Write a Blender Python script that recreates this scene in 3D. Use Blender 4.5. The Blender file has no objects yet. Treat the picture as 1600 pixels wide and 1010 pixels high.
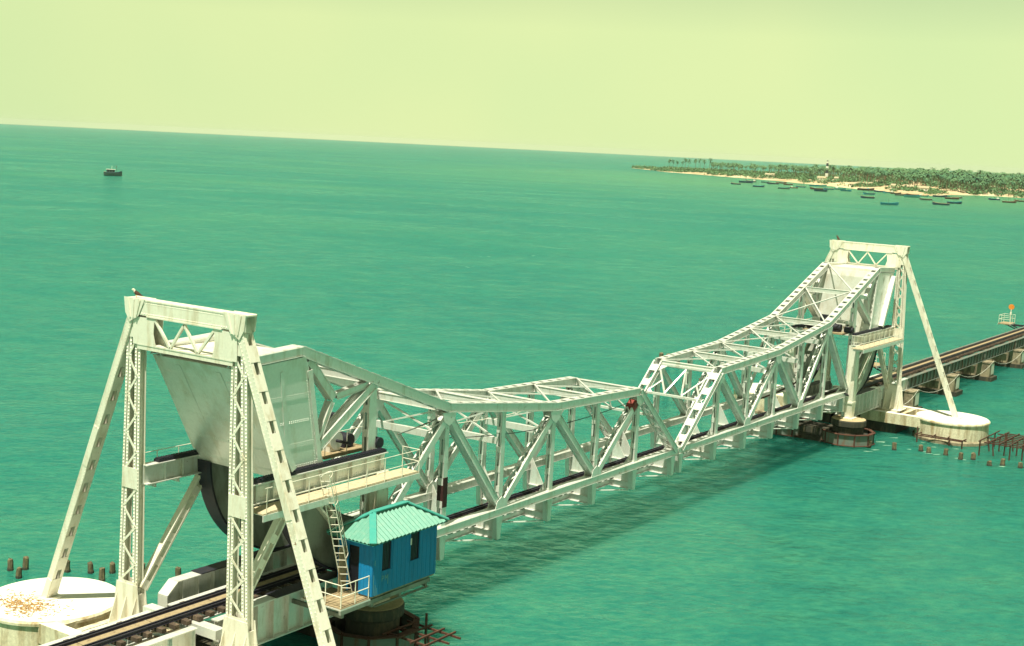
import bpy, math, random
import numpy as np
from mathutils import Vector, Matrix

random.seed(7)
sc = bpy.context.scene
R = math.radians
ZW = -4.2                      # sea level; z = 0 is the centre line of the bridge's bottom chords
HW = 4.58                      # distance between the two trusses

# ------------------------------------------------------------------ camera
cam_d = bpy.data.cameras.new('camera')
cam = bpy.data.objects.new('camera', cam_d)
sc.collection.objects.link(cam)
yaw, pitch, roll = R(34.2467), R(7.5501), R(2.8365)
fw = Vector((math.cos(yaw) * math.cos(pitch), math.sin(yaw) * math.cos(pitch), -math.sin(pitch)))
rt = Vector((math.sin(yaw), -math.cos(yaw), 0))
up = rt.cross(fw)
r2 = rt * math.cos(roll) + up * math.sin(roll)
u2 = -rt * math.sin(roll) + up * math.cos(roll)
m3 = Matrix((r2, u2, -fw)).transposed()
cam.matrix_world = Matrix.Translation((-76.53, -38.83, 19.07)) @ m3.to_4x4()
cam_d.sensor_width = 36.0
cam_d.lens = 36.0 * 2098.06 / 1600.0
cam_d.clip_start = 0.5
cam_d.clip_end = 40000
sc.camera = cam

# ------------------------------------------------------------------ light
SX, SY = 0.38, 0.075           # drift of a shadow per metre of height
sun_vec = Vector((-SX, -SY, 1.0)).normalized()   # towards the sun
world = bpy.data.worlds.new('World')
sc.world = world
world.use_nodes = True
wn, wl = world.node_tree.nodes, world.node_tree.links
wn.clear()
w_out = wn.new('ShaderNodeOutputWorld')
w_bg = wn.new('ShaderNodeBackground')
w_sky = wn.new('ShaderNodeTexSky')
w_sky.sky_type = 'NISHITA'
w_sky.sun_disc = False
w_sky.sun_elevation = math.asin(sun_vec.z)
w_sky.sun_rotation = math.atan2(sun_vec.x, sun_vec.y)
w_sky.air_density = 1.0
w_sky.dust_density = 0.3
w_sky.ozone_density = 1.0
# the sea ends a little under the level of the eye: keep the horizon colour down to it
w_tc = wn.new('ShaderNodeTexCoord')
w_sep = wn.new('ShaderNodeSeparateXYZ')
w_max = wn.new('ShaderNodeMath'); w_max.operation = 'MAXIMUM'; w_max.inputs[1].default_value = 0.085
w_com = wn.new('ShaderNodeCombineXYZ')
wl.new(w_tc.outputs['Generated'], w_sep.inputs[0])
wl.new(w_sep.outputs['X'], w_com.inputs['X']); wl.new(w_sep.outputs['Y'], w_com.inputs['Y'])
wl.new(w_sep.outputs['Z'], w_max.inputs[0]); wl.new(w_max.outputs[0], w_com.inputs['Z'])
wl.new(w_com.outputs[0], w_sky.inputs['Vector'])
w_bw = wn.new('ShaderNodeRGBToBW')
w_mix = wn.new('ShaderNodeMixRGB'); w_mix.inputs['Fac'].default_value = 0.6
w_tint = wn.new('ShaderNodeMixRGB'); w_tint.blend_type = 'MULTIPLY'; w_tint.inputs['Fac'].default_value = 1.0
w_tint.inputs['Color2'].default_value = (0.99, 1.05, 0.49, 1)
wl.new(w_sky.outputs['Color'], w_bw.inputs[0])
wl.new(w_sky.outputs['Color'], w_mix.inputs['Color1'])
wl.new(w_bw.outputs[0], w_mix.inputs['Color2'])
wl.new(w_mix.outputs[0], w_tint.inputs['Color1'])
w_hz = wn.new('ShaderNodeTexNoise'); w_hz.inputs['Scale'].default_value = 2.2; w_hz.inputs['Detail'].default_value = 3.0
w_hr = wn.new('ShaderNodeValToRGB')
w_hr.color_ramp.elements[0].position = 0.35; w_hr.color_ramp.elements[0].color = (0.90, 0.96, 0.98, 1)
w_hr.color_ramp.elements[1].position = 0.65; w_hr.color_ramp.elements[1].color = (1.08, 1.03, 1.02, 1)
w_hm = wn.new('ShaderNodeMixRGB'); w_hm.blend_type = 'MULTIPLY'; w_hm.inputs['Fac'].default_value = 1.0
wl.new(w_tc.outputs['Generated'], w_hz.inputs['Vector']); wl.new(w_hz.outputs['Fac'], w_hr.inputs[0])
wl.new(w_tint.outputs[0], w_hm.inputs['Color1']); wl.new(w_hr.outputs[0], w_hm.inputs['Color2'])
wl.new(w_hm.outputs[0], w_bg.inputs['Color'])
w_bg.inputs['Strength'].default_value = 0.097
wl.new(w_bg.outputs[0], w_out.inputs['Surface'])

sun_d = bpy.data.lights.new('sun', 'SUN')
sun_d.energy = 5.0
sun_d.angle = R(0.53)
sun_d.color = (1.0, 0.95, 0.74)
sun = bpy.data.objects.new('sun', sun_d)
sc.collection.objects.link(sun)
sun.rotation_euler = (-sun_vec).to_track_quat('-Z', 'Y').to_euler()

sc.view_settings.view_transform = 'Standard'
sc.view_settings.look = 'None'
sc.view_settings.exposure = 0.56
sc.view_settings.gamma = 1.0
sc.view_settings.use_curve_mapping = False
sc.cycles.max_bounces = 6
sc.cycles.diffuse_bounces = 3
sc.cycles.glossy_bounces = 2
sc.cycles.volume_bounces = 0
sc.cycles.caustics_reflective = False
sc.cycles.caustics_refractive = False

# ------------------------------------------------------------------ materials
def new_mat(name):
    m = bpy.data.materials.new(name)
    m.use_nodes = True
    nt = m.node_tree
    return m, nt.nodes, nt.links, nt.nodes['Principled BSDF']

def ramp(n, stops):
    r = n.new('ShaderNodeValToRGB')
    e = r.color_ramp.elements
    while len(e) < len(stops):
        e.new(0.5)
    for k, (p, c) in enumerate(stops):
        e[k].position = p
        e[k].color = (*c, 1)
    return r

def coords(n, l, scale=(1, 1, 1), kind='world'):
    mp = n.new('ShaderNodeMapping')
    mp.inputs['Scale'].default_value = scale
    if kind == 'world':
        g = n.new('ShaderNodeNewGeometry'); l.new(g.outputs['Position'], mp.inputs['Vector'])
    else:
        g = n.new('ShaderNodeTexCoord'); l.new(g.outputs['Object'], mp.inputs['Vector'])
    return mp

def noise(n, l, mp, scale, detail=4, rough=0.55):
    t = n.new('ShaderNodeTexNoise')
    t.inputs['Scale'].default_value = scale
    t.inputs['Detail'].default_value = detail
    t.inputs['Roughness'].default_value = rough
    l.new(mp.outputs[0], t.inputs['Vector'])
    return t

def mixc(n, l, fac, a, b, blend='MIX'):
    x = n.new('ShaderNodeMixRGB'); x.blend_type = blend
    for sock, v in ((x.inputs['Fac'], fac), (x.inputs['Color1'], a), (x.inputs['Color2'], b)):
        if hasattr(v, 'is_output'):
            l.new(v, sock)
        elif isinstance(v, (int, float)):
            sock.default_value = v
        else:
            sock.default_value = (*v, 1)
    return x.outputs[0]

def weathered(name, base, stain, amount=(0.55, 0.8), streak=(1.6, 1.6, 0.35), rough=0.5, bump=0.15, fine=None, spec=0.4, mottle=(0.93, 1.03), metal=0.0):
    """paint or concrete with vertical run-off stains and fine mottling"""
    m, n, l, b = new_mat(name)
    mp = coords(n, l, streak)
    t1 = noise(n, l, mp, 1.6, 6, 0.62)
    r1 = ramp(n, [(amount[0], (0, 0, 0)), (amount[1], (1, 1, 1))])
    l.new(t1.outputs['Fac'], r1.inputs[0])
    mp2 = coords(n, l, (1, 1, 1))
    t2 = noise(n, l, mp2, 7.0, 5, 0.6)
    r2_ = ramp(n, [(0.3, (mottle[0],) * 3), (0.7, (mottle[1],) * 3)])
    l.new(t2.outputs['Fac'], r2_.inputs[0])
    c = mixc(n, l, r1.outputs[0], base, stain)
    c = mixc(n, l, 1.0, c, r2_.outputs[0], 'MULTIPLY')
    if fine:
        t3 = noise(n, l, mp2, 2.3, 8, 0.7)
        r3 = ramp(n, [(fine[1], (0, 0, 0)), (fine[1] + 0.06, (1, 1, 1))])
        l.new(t3.outputs['Fac'], r3.inputs[0])
        c = mixc(n, l, r3.outputs[0], c, fine[0])
    l.new(c, b.inputs['Base Color'])
    b.inputs['Roughness'].default_value = rough
    b.inputs['Specular IOR Level'].default_value = spec
    b.inputs['Metallic'].default_value = metal
    if bump:
        bp = n.new('ShaderNodeBump'); bp.inputs['Strength'].default_value = bump; bp.inputs['Distance'].default_value = 0.03
        l.new(t2.outputs['Fac'], bp.inputs['Height']); l.new(bp.outputs[0], b.inputs['Normal'])
    return m

M = {}
M['paint'] = weathered('silver_white_paint', (0.81, 0.82, 0.79), (0.55, 0.51, 0.41), (0.52, 0.80), rough=0.40, fine=((0.20, 0.09, 0.05), 0.655), metal=0.35)
M['plate'] = weathered('silver_plate_paint', (0.77, 0.78, 0.74), (0.58, 0.53, 0.42), (0.48, 0.78), (0.8, 0.8, 0.3), rough=0.38, fine=((0.30, 0.16, 0.08), 0.73), metal=0.45)
M['segment'] = weathered('shade_dark_plate', (0.27, 0.30, 0.26), (0.12, 0.12, 0.10), (0.42, 0.68), (0.7, 0.7, 0.3), rough=0.5)  # plate base darkened: shade on segments and cabin beams is in the colour
M['tower'] = weathered('cream_white_paint', (0.86, 0.83, 0.73), (0.60, 0.51, 0.36), (0.50, 0.78), rough=0.45, fine=((0.26, 0.13, 0.06), 0.66), metal=0.15)
M['rust'] = weathered('rusty_steel', (0.085, 0.034, 0.024), (0.20, 0.10, 0.055), rough=0.8)
M['red'] = weathered('red_primer', (0.24, 0.045, 0.035), (0.10, 0.02, 0.02), (0.5, 0.7), rough=0.7)
M['maroon'] = weathered('maroon_rust', (0.055, 0.014, 0.014), (0.02, 0.010, 0.014), (0.4, 0.7), rough=0.8)
M['rail'] = weathered('rail_steel', (0.030, 0.028, 0.045), (0.10, 0.06, 0.05), (0.6, 0.8), rough=0.45)
M['dark'] = weathered('black_grease', (0.016, 0.016, 0.028), (0.05, 0.03, 0.03), (0.55, 0.8), rough=0.6)
M['sleeper'] = weathered('sleeper_timber', (0.085, 0.060, 0.045), (0.22, 0.16, 0.11), (0.5, 0.7), rough=0.9)
M['walkboard'] = weathered('pale_walk_boards', (0.55, 0.47, 0.33), (0.34, 0.26, 0.17), (0.5, 0.75), (3, 3, 3), rough=0.85)
M['plank'] = weathered('tan_planking', (0.36, 0.28, 0.17), (0.16, 0.11, 0.07), (0.5, 0.75), (3, 3, 3), rough=0.9)
M['concrete'] = weathered('whitewashed_concrete', (0.74, 0.68, 0.51), (0.40, 0.30, 0.17), (0.45, 0.66), (1.3, 1.3, 0.18), rough=0.85, bump=0.4, fine=((0.14, 0.10, 0.06), 0.66), mottle=(0.78, 1.08))
M['litter'] = weathered('dry_straw_litter', (0.48, 0.30, 0.12), (0.26, 0.14, 0.05), (0.4, 0.6), (4, 4, 4), rough=0.95)
M['oldcon'] = weathered('old_pier_concrete', (0.34, 0.29, 0.20), (0.11, 0.09, 0.06), (0.45, 0.65), (1.2, 1.2, 0.5), rough=0.9, bump=0.5, mottle=(0.78, 1.08))
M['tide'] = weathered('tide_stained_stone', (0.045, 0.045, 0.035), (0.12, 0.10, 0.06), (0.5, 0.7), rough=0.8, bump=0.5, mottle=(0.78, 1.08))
M['jacket'] = weathered('pier_jacket_steel', (0.15, 0.19, 0.17), (0.20, 0.09, 0.05), (0.5, 0.7), rough=0.6)  # base darkened to carry the shade on the approach girder sides
M['drumtop'] = weathered('ochre_cap_concrete', (0.50, 0.40, 0.24), (0.30, 0.22, 0.13), rough=0.9, mottle=(0.78, 1.08))
M['blue'] = weathered('blue_board_paint', (0.005, 0.215, 0.500), (0.010, 0.165, 0.370), (0.45, 0.7), (3, 3, 0.3), rough=0.5)
M['roof'] = weathered('turquoise_sheet', (0.125, 0.34, 0.275), (0.19, 0.37, 0.30), (0.5, 0.7), (2, 2, 2), rough=0.45)
M['ridge'] = weathered('turquoise_ridge', (0.055, 0.33, 0.29), (0.09, 0.34, 0.28), (0.5, 0.7), rough=0.45)
M['glass'] = weathered('dark_window', (0.012, 0.014, 0.022), (0.02, 0.02, 0.03), rough=0.25, bump=0)
M['chalk'] = weathered('pale_paint_runs', (0.16, 0.40, 0.42), (0.25, 0.45, 0.45), rough=0.8, bump=0)
M['stump'] = weathered('weathered_pile_timber', (0.13, 0.11, 0.07), (0.30, 0.24, 0.13), (0.5, 0.7), (4, 4, 1), rough=0.95, bump=0.6, mottle=(0.78, 1.08))
M['foam'] = weathered('sea_foam', (0.26, 0.42, 0.32), (0.10, 0.30, 0.22), (0.42, 0.62), (6, 6, 6), rough=0.6)
M['orange'] = weathered('orange_signal', (0.80, 0.26, 0.03), (0.6, 0.2, 0.03), rough=0.5)
M['trunk'] = weathered('palm_bark', (0.20, 0.16, 0.10), (0.12, 0.09, 0.06), rough=0.95)
M['white'] = weathered('white_limewash', (0.80, 0.78, 0.70), (0.66, 0.62, 0.50), rough=0.8)
M['black'] = weathered('black_limewash', (0.03, 0.04, 0.05), (0.05, 0.05, 0.06), rough=0.7)
M['tile'] = weathered('clay_tile', (0.35, 0.17, 0.09), (0.25, 0.13, 0.08), rough=0.9)
M['navy'] = weathered('navy_hull_paint', (0.014, 0.075, 0.135), (0.02, 0.08, 0.12), rough=0.5)
M['teal'] = weathered('teal_hull_paint', (0.010, 0.26, 0.36), (0.01, 0.15, 0.22), rough=0.5)
M['aqua'] = weathered('aqua_hull_paint', (0.06, 0.36, 0.36), (0.05, 0.28, 0.3), rough=0.5)
M['umber'] = weathered('brown_hull_timber', (0.11, 0.06, 0.04), (0.18, 0.11, 0.06), rough=0.7)
M['greyhull'] = weathered('grey_green_hull', (0.10, 0.16, 0.15), (0.14, 0.2, 0.17), rough=0.6)
M['deck'] = weathered('boat_deck_boards', (0.42, 0.36, 0.24), (0.3, 0.24, 0.16), rough=0.8)
M['featherdark'] = weathered('brown_feathers', (0.10, 0.05, 0.03), (0.06, 0.03, 0.02), (0.4, 0.6), (9, 9, 9), rough=0.9)
M['featherlight'] = weathered('white_feathers', (0.75, 0.72, 0.62), (0.6, 0.55, 0.45), (0.4, 0.7), (9, 9, 9), rough=0.9)

def leaf_mat(name, a, b_, scale):
    m, n, l, b = new_mat(name)
    mp = coords(n, l)
    t = noise(n, l, mp, scale, 3)
    oi = n.new('ShaderNodeObjectInfo')
    add = n.new('ShaderNodeMath'); add.operation = 'MULTIPLY_ADD'
    l.new(oi.outputs['Random'], add.inputs[0]); add.inputs[1].default_value = 0.35
    l.new(t.outputs['Fac'], add.inputs[2])
    r = ramp(n, [(0.40, a), (0.85, b_)])
    l.new(add.outputs[0], r.inputs[0])
    l.new(r.outputs[0], b.inputs['Base Color'])
    b.inputs['Roughness'].default_value = 0.65
    b.inputs['Specular IOR Level'].default_value = 0.25
    return m
M['frond'] = leaf_mat('palm_frond', (0.040, 0.135, 0.080), (0.115, 0.225, 0.105), 0.15)
M['scrub'] = leaf_mat('scrub_leaf', (0.040, 0.130, 0.070), (0.115, 0.225, 0.095), 0.06)

def sand_mat():
    m, n, l, b = new_mat('sand')
    mp = coords(n, l, (1, 1, 1))
    t = noise(n, l, mp, 0.03, 6, 0.6)
    r = ramp(n, [(0.35, (0.42, 0.29, 0.16)), (0.55, (0.58, 0.46, 0.29)), (0.72, (0.66, 0.56, 0.38))])
    l.new(t.outputs['Fac'], r.inputs[0])
    l.new(r.outputs[0], b.inputs['Base Color'])
    b.inputs['Roughness'].default_value = 0.95
    return m
M['sand'] = sand_mat()

def sea_mat():
    m, n, l, b = new_mat('sea_water')
    g = n.new('ShaderNodeNewGeometry')
    # body colour: turbid green shallows in big soft patches
    mp = coords(n, l, (0.006, 0.0035, 0.006))
    t = noise(n, l, mp, 1.0, 5, 0.55)
    r = ramp(n, [(0.30, (0.011, 0.144, 0.124)), (0.52, (0.018, 0.160, 0.124)), (0.72, (0.030, 0.176, 0.122))])
    l.new(t.outputs['Fac'], r.inputs[0])
    # light and dark of waves and cat's-paws put into the colour; crests lie across the wind
    c = r.outputs[0]
    def wave(length, width, rot, det):
        q = coords(n, l, (length, width, 1)); q.vector_type = 'TEXTURE'
        q.inputs['Rotation'].default_value = (0, 0, R(rot))
        return noise(n, l, q, 1.0, det, 0.6)
    for ln, wd, rot, lo, hi in ((0.8, 0.5, -50, (0.66, 0.87, 0.93), (1.45, 1.14, 1.07)), (3.6, 2.6, -46, (0.78, 0.91, 0.96), (1.32, 1.09, 1.03)), (110, 70, -56, (0.76, 0.90, 0.96), (1.50, 1.09, 1.02))):
        t2 = wave(ln, wd, rot, 4)
        r2b = ramp(n, [(0.32, lo), (0.50, (1, 1, 1)), (0.68, hi)])
        l.new(t2.outputs['Fac'], r2b.inputs[0])
        c = mixc(n, l, 1.0, c, r2b.outputs[0], 'MULTIPLY')
    # pale shallow water over the sandbank off the headland
    dist = n.new('ShaderNodeVectorMath'); dist.operation = 'DISTANCE'
    flat = n.new('ShaderNodeVectorMath'); flat.operation = 'MULTIPLY'
    flat.inputs[1].default_value = (1, 1, 0)
    l.new(g.outputs['Position'], flat.inputs[0])
    l.new(flat.outputs[0], dist.inputs[0]); dist.inputs[1].default_value = (1120, 250, 0)
    mr = n.new('ShaderNodeMapRange'); mr.interpolation_type = 'SMOOTHSTEP'
    mr.inputs['From Min'].default_value = 700; mr.inputs['From Max'].default_value = 100
    mr.inputs['To Min'].default_value = 0.0; mr.inputs['To Max'].default_value = 0.55
    l.new(dist.outputs['Value'], mr.inputs['Value'])
    c = mixc(n, l, mr.outputs[0], c, (0.125, 0.275, 0.120))
    df = n.new('ShaderNodeSubsurfaceScattering'); df.falloff = 'BURLEY'; l.new(c, df.inputs['Color'])
    df.inputs['Scale'].default_value = 1.0; df.inputs['Radius'].default_value = (1.8, 5.5, 5.5)
    gl = n.new('ShaderNodeBsdfGlossy'); gl.inputs['Roughness'].default_value = 0.12
    gl.inputs['Color'].default_value = (0.52, 0.95, 0.92, 1)
    # ripples: three sizes of wave
    bmp = None
    for ln, wd, rot, strength, distn, det in ((14, 8, -50, 0.4, 0.8, 3), (3.4, 2.0, -44, 0.9, 0.42, 4), (0.9, 0.6, -58, 1.0, 0.20, 4)):
        tt = wave(ln, wd, rot, det)
        bb = n.new('ShaderNodeBump'); bb.inputs['Strength'].default_value = strength; bb.inputs['Distance'].default_value = distn
        l.new(tt.outputs['Fac'], bb.inputs['Height'])
        if bmp is not None:
            l.new(bmp.outputs[0], bb.inputs['Normal'])
        bmp = bb
    l.new(bmp.outputs[0], gl.inputs['Normal']); l.new(bmp.outputs[0], df.inputs['Normal'])
    fr = n.new('ShaderNodeFresnel'); fr.inputs['IOR'].default_value = 1.33
    l.new(bmp.outputs[0], fr.inputs['Normal'])
    fm = n.new('ShaderNodeMath'); fm.operation = 'MULTIPLY'; fm.inputs[1].default_value = 0.54; fm.use_clamp = True
    l.new(fr.outputs[0], fm.inputs[0])
    # gusts roughen some stretches and leave others slick
    gust = wave(75, 38, -58, 5); gr = ramp(n, [(0.34, (0.68,) * 3), (0.66, (1.35,) * 3)]); l.new(gust.outputs['Fac'], gr.inputs[0])
    gust2 = wave(5, 4, -52, 5); gr2 = ramp(n, [(0.32, (0.62,) * 3), (0.68, (1.42,) * 3)]); l.new(gust2.outputs['Fac'], gr2.inputs[0])
    for q in (gr, gr2):
        fm2 = n.new('ShaderNodeMath'); fm2.operation = 'MULTIPLY'; fm2.use_clamp = True
        l.new(fm.outputs[0], fm2.inputs[0]); l.new(q.outputs[0], fm2.inputs[1]); fm = fm2
    ms = n.new('ShaderNodeMixShader')
    l.new(fm.outputs[0], ms.inputs[0]); l.new(df.outputs[0], ms.inputs[1]); l.new(gl.outputs[0], ms.inputs[2])
    l.new(ms.outputs[0], n['Material Output'].inputs['Surface'])
    n.remove(b)
    return m
M['sea'] = sea_mat()

# ------------------------------------------------------------------ mesh tools
COL = sc.collection
def V3(p): return Vector(p)

class MB:
    """collects solids; build() links them as one mesh object"""
    def __init__(self):
        self.v = []; self.f = []; self.smooth = []
    def add(self, vs, fs, smooth=False):
        o = len(self.v)
        self.v += [tuple(p) for p in vs]
        self.f += [tuple(i + o for i in q) for q in fs]
        self.smooth += [smooth] * len(fs)
        return self
    def hexa(self, c):
        return self.add(c, [(0, 3, 2, 1), (4, 5, 6, 7), (0, 1, 5, 4), (1, 2, 6, 5), (2, 3, 7, 6), (3, 0, 4, 7)])
    def box(self, x0, x1, y0, y1, z0, z1):
        x0, x1 = min(x0, x1), max(x0, x1)
        return self.hexa([(x0, y0, z0), (x1, y0, z0), (x1, y1, z0), (x0, y1, z0), (x0, y0, z1), (x1, y0, z1), (x1, y1, z1), (x0, y1, z1)])
    def bar(self, p, q, w, h, side=(0, 1, 0), w2=None, h2=None):
        """p to q; w measured along `side`, h across it"""
        p, q = V3(p), V3(q)
        d = (q - p).normalized()
        s = V3(side); s = (s - d * s.dot(d)).normalized()
        u = d.cross(s)
        w2 = w if w2 is None else w2; h2 = h if h2 is None else h2
        c = []
        for pt, ww, hh in ((p, w, h), (q, w2, h2)):
            for a, b in ((-1, -1), (1, -1), (1, 1), (-1, 1)):
                c.append(pt + s * (a * ww / 2) + u * (b * hh / 2))
        return self.hexa(c)
    def prism(self, poly, fn, a, b):
        """poly: list of 2-d points, fn(pt, t) -> 3-d"""
        n = len(poly)
        vs = [fn(p, a) for p in poly] + [fn(p, b) for p in poly]
        fs = [tuple(range(n))[::-1], tuple(range(n, 2 * n))]
        fs += [(i, (i + 1) % n, n + (i + 1) % n, n + i) for i in range(n)]
        return self.add(vs, fs)
    def cyl(self, p, q, r0, r1=None, n=10, cap=True, smooth=True):
        p, q = V3(p), V3(q); r1 = r0 if r1 is None else r1
        d = (q - p).normalized()
        s = Vector((1, 0, 0)) if abs(d.x) < 0.9 else Vector((0, 1, 0))
        s = (s - d * s.dot(d)).normalized(); u = d.cross(s)
        vs = []
        for pt, r in ((p, r0), (q, r1)):
            for k in range(n):
                a = 2 * math.pi * k / n
                vs.append(pt + s * (r * math.cos(a)) + u * (r * math.sin(a)))
        self.add(vs, [(k, (k + 1) % n, n + (k + 1) % n, n + k) for k in range(n)], smooth)
        if cap:
            self.add(vs[:n], [tuple(range(n))[::-1]]); self.add(vs[n:], [tuple(range(n))])
        return self
    def tube(self, pts, r, n=6):
        for a, b in zip(pts, pts[1:]):
            self.cyl(a, b, r, r, n, True)
        return self
    def lathe(self, c, prof, n=32, smooth=False):
        c = V3(c); vs = []; fs = []
        for r, z in prof:
            for k in range(n):
                a = 2 * math.pi * k / n
                vs.append((c.x + r * math.cos(a), c.y + r * math.sin(a), c.z + z))
        for i in range(len(prof) - 1):
            for k in range(n):
                fs.append((i * n + k, i * n + (k + 1) % n, (i + 1) * n + (k + 1) % n, (i + 1) * n + k))
        self.add(vs, fs, smooth)
        self.add(vs[:n], [tuple(range(n))[::-1]]); self.add(vs[-n:], [tuple(range(n))])
        return self
    def mesh(self, name, mat):
        me = bpy.data.meshes.new(name)
        me.from_pydata(self.v, [], self.f)
        me.polygons.foreach_set('use_smooth', self.smooth)
        me.materials.append(M[mat] if isinstance(mat, str) else mat)
        me.update()
        return me
    def build(self, name, mat, parent=None):
        o = bpy.data.objects.new(name, self.mesh(name, mat))
        COL.objects.link(o)
        if parent is not None:
            o.parent = parent
            o.matrix_parent_inverse = world_inv(parent)
        return o

def world_inv(o):
    m = Matrix.Identity(4)
    while o is not None:
        m = o.matrix_basis.copy() if o.parent is None else o.matrix_basis.copy()
        chain = m
        p = o.parent
        pm = o.matrix_parent_inverse.copy()
        while p is not None:
            chain = p.matrix_basis @ pm @ chain
            pm = p.matrix_parent_inverse.copy()
            p = p.parent
        return chain.inverted()
    return m

def tag(o, label=None, cat=None, group=None, kind=None):
    if label: o['label'] = label
    if cat: o['category'] = cat
    if group: o['group'] = group
    if kind: o['kind'] = kind
    return o

def thing(name, loc, label, cat, group=None, rz=0.0):
    o = bpy.data.objects.new(name, None)
    o.empty_display_size = 0.3
    COL.objects.link(o)
    o.location = loc
    o.rotation_euler = (0, 0, rz)
    return tag(o, label, cat, group)

def inst(name, mesh, parent, loc, rot=(0, 0, 0), scale=(1, 1, 1)):
    """a piece that shares mesh data; loc is in world space"""
    o = bpy.data.objects.new(name, mesh)
    COL.objects.link(o)
    o.location = loc; o.rotation_euler = rot; o.scale = scale
    if parent is not None:
        o.parent = parent
        o.matrix_parent_inverse = world_inv(parent)
    return o

# ------------------------------------------------------------------ sea
def build_sea():
    bm = MB()
    n = 128; rings = [0.0, 120, 300, 700, 1500, 3200, 7760]
    vs = [(-76.0, -39.0, ZW)]; fs = []
    for r in rings[1:]:
        for k in range(n):
            a = 2 * math.pi * k / n
            vs.append((-76 + r * math.cos(a), -39 + r * math.sin(a), ZW))
    for k in range(n):
        fs.append((0, 1 + k, 1 + (k + 1) % n))
    for i in range(len(rings) - 2):
        for k in range(n):
            a = 1 + i * n; b = a + n
            fs.append((a + k, b + k, b + (k + 1) % n, a + (k + 1) % n))
    bm.add(vs, fs)
    o = bm.build('sea', 'sea')
    tag(o, kind='structure')
build_sea()

# ------------------------------------------------------------------ bridge members
NX = [0.0, 5.58, 10.36, 15.13, 20.0, 24.88, 30.59, 35.40]     # panel points from the centre joint
NH = [0.0, 4.61, 4.77, 4.95, 5.64, 6.21, 8.29, 10.05]         # height of the top chord above the bottom chord

def rivets(mb, p, q, nrm, pitch=0.13, size=0.028, jitter=0):
    """a row of rivet heads from p to q standing out along nrm"""
    p, q, nrm = V3(p), V3(q), V3(nrm).normalized()
    L = (q - p).length; d = (q - p).normalized(); s = d.cross(nrm)
    k = max(1, int(L / pitch))
    for i in range(k):
        c = p + d * (L * (i + 0.5) / k)
        vs = [c + d * size, c + s * size, c - d * size, c - s * size, c + nrm * size * 0.9]
        mb.add(vs, [(0, 1, 4), (1, 2, 4), (2, 3, 4), (3, 0, 4)])

def frame_dirs(p, q):
    d = (V3(q) - V3(p)).normalized()
    side = Vector((0, 1, 0))
    u = d.cross(side)
    if u.z < 0 or (abs(u.z) < 1e-6 and u.x > 0): u = -u
    return d, side, u                        # u: in-plane normal, pointing up

def chord(name, p, q, parent, w=0.46, h=0.46, mat='paint', pitch=0.95, hole=0.36, top=True, lacing_below=False):
    """built-up chord: two webs with flange angles, batten plates with open gaps on top"""
    p, q = V3(p), V3(q); d, s, u = frame_dirs(p, q)
    mb = MB()
    for k in (-1, 1):
        off = s * (k * (w / 2 - 0.02))
        mb.bar(p + off, q + off, 0.04, h)
        for e in (-1, 1):
            o2 = s * (k * (w / 2 + 0.03)) + u * (e * (h / 2 - 0.015))
            mb.bar(p + o2, q + o2, 0.08, 0.03)
    L = (q - p).length
    if top:
        k = max(1, round(L / pitch)); st = L / k
        for i in range(k):
            a = p + d * (st * i + hole / 2) + u * (h / 2 + 0.012); b = p + d * (st * (i + 1) - hole / 2) + u * (h / 2 + 0.012)
            mb.bar(a, b, w + 0.02, 0.024)
    else:
        mb.bar(p + u * (h / 2 + 0.012), q + u * (h / 2 + 0.012), w + 0.02, 0.024)
    o = mb.build(name, mat, parent)
    lz = MB(); k = max(2, round(L / 0.55))
    for i in range(k):
        a = p + d * (L * i / k) - u * (h / 2 - 0.03); b = p + d * (L * (i + 1) / k) - u * (h / 2 - 0.03)
        sg = 1 if i % 2 else -1
        lz.bar(a + s * (sg * w * 0.42), b - s * (sg * w * 0.42), 0.07, 0.015, side=d)
    tag(lz.build('lacing', mat, o), kind='stuff')
    return o

def laced(name, p, q, parent, w=0.44, h=0.36, mat='paint', pitch=0.5, trim0=0.0):
    """two channels joined by zigzag lacing bars on both faces"""
    p, q = V3(p), V3(q); d, s, u = frame_dirs(p, q)
    mb = MB()
    for k in (-1, 1):
        mb.bar(p + s * (k * w / 2), q + s * (k * w / 2), 0.03, h)
        for e in (-1, 1):
            o2 = s * (k * (w / 2 - 0.045)) + u * (e * (h / 2 - 0.012))
            mb.bar(p + o2, q + o2, 0.09, 0.024)
    o = mb.build(name, mat, parent)
    L = (q - p).length; n_ = max(3, round(L / pitch)); lz = MB()
    for e in (-1, 1):
        for i in range(n_):
            a = p + d * (L * i / n_) + u * (e * (h / 2 + 0.008)); b = p + d * (L * (i + 1) / n_) + u * (e * (h / 2 + 0.008))
            sg = 1 if (i + (e > 0)) % 2 else -1
            lz.bar(a + s * (sg * w * 0.44), b - s * (sg * w * 0.44), 0.075, 0.016, side=d)
    for t0, t1 in ((0.0, 0.07), (0.93, 1.0)):
        a, b = p.lerp(q, t0), p.lerp(q, t1)
        for e in (-1, 1):
            lz.bar(a + u * (e * (h / 2 + 0.02)), b + u * (e * (h / 2 + 0.02)), w + 0.02, 0.02)
    tag(lz.build('lacing', mat, o), kind='stuff')
    return o

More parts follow.
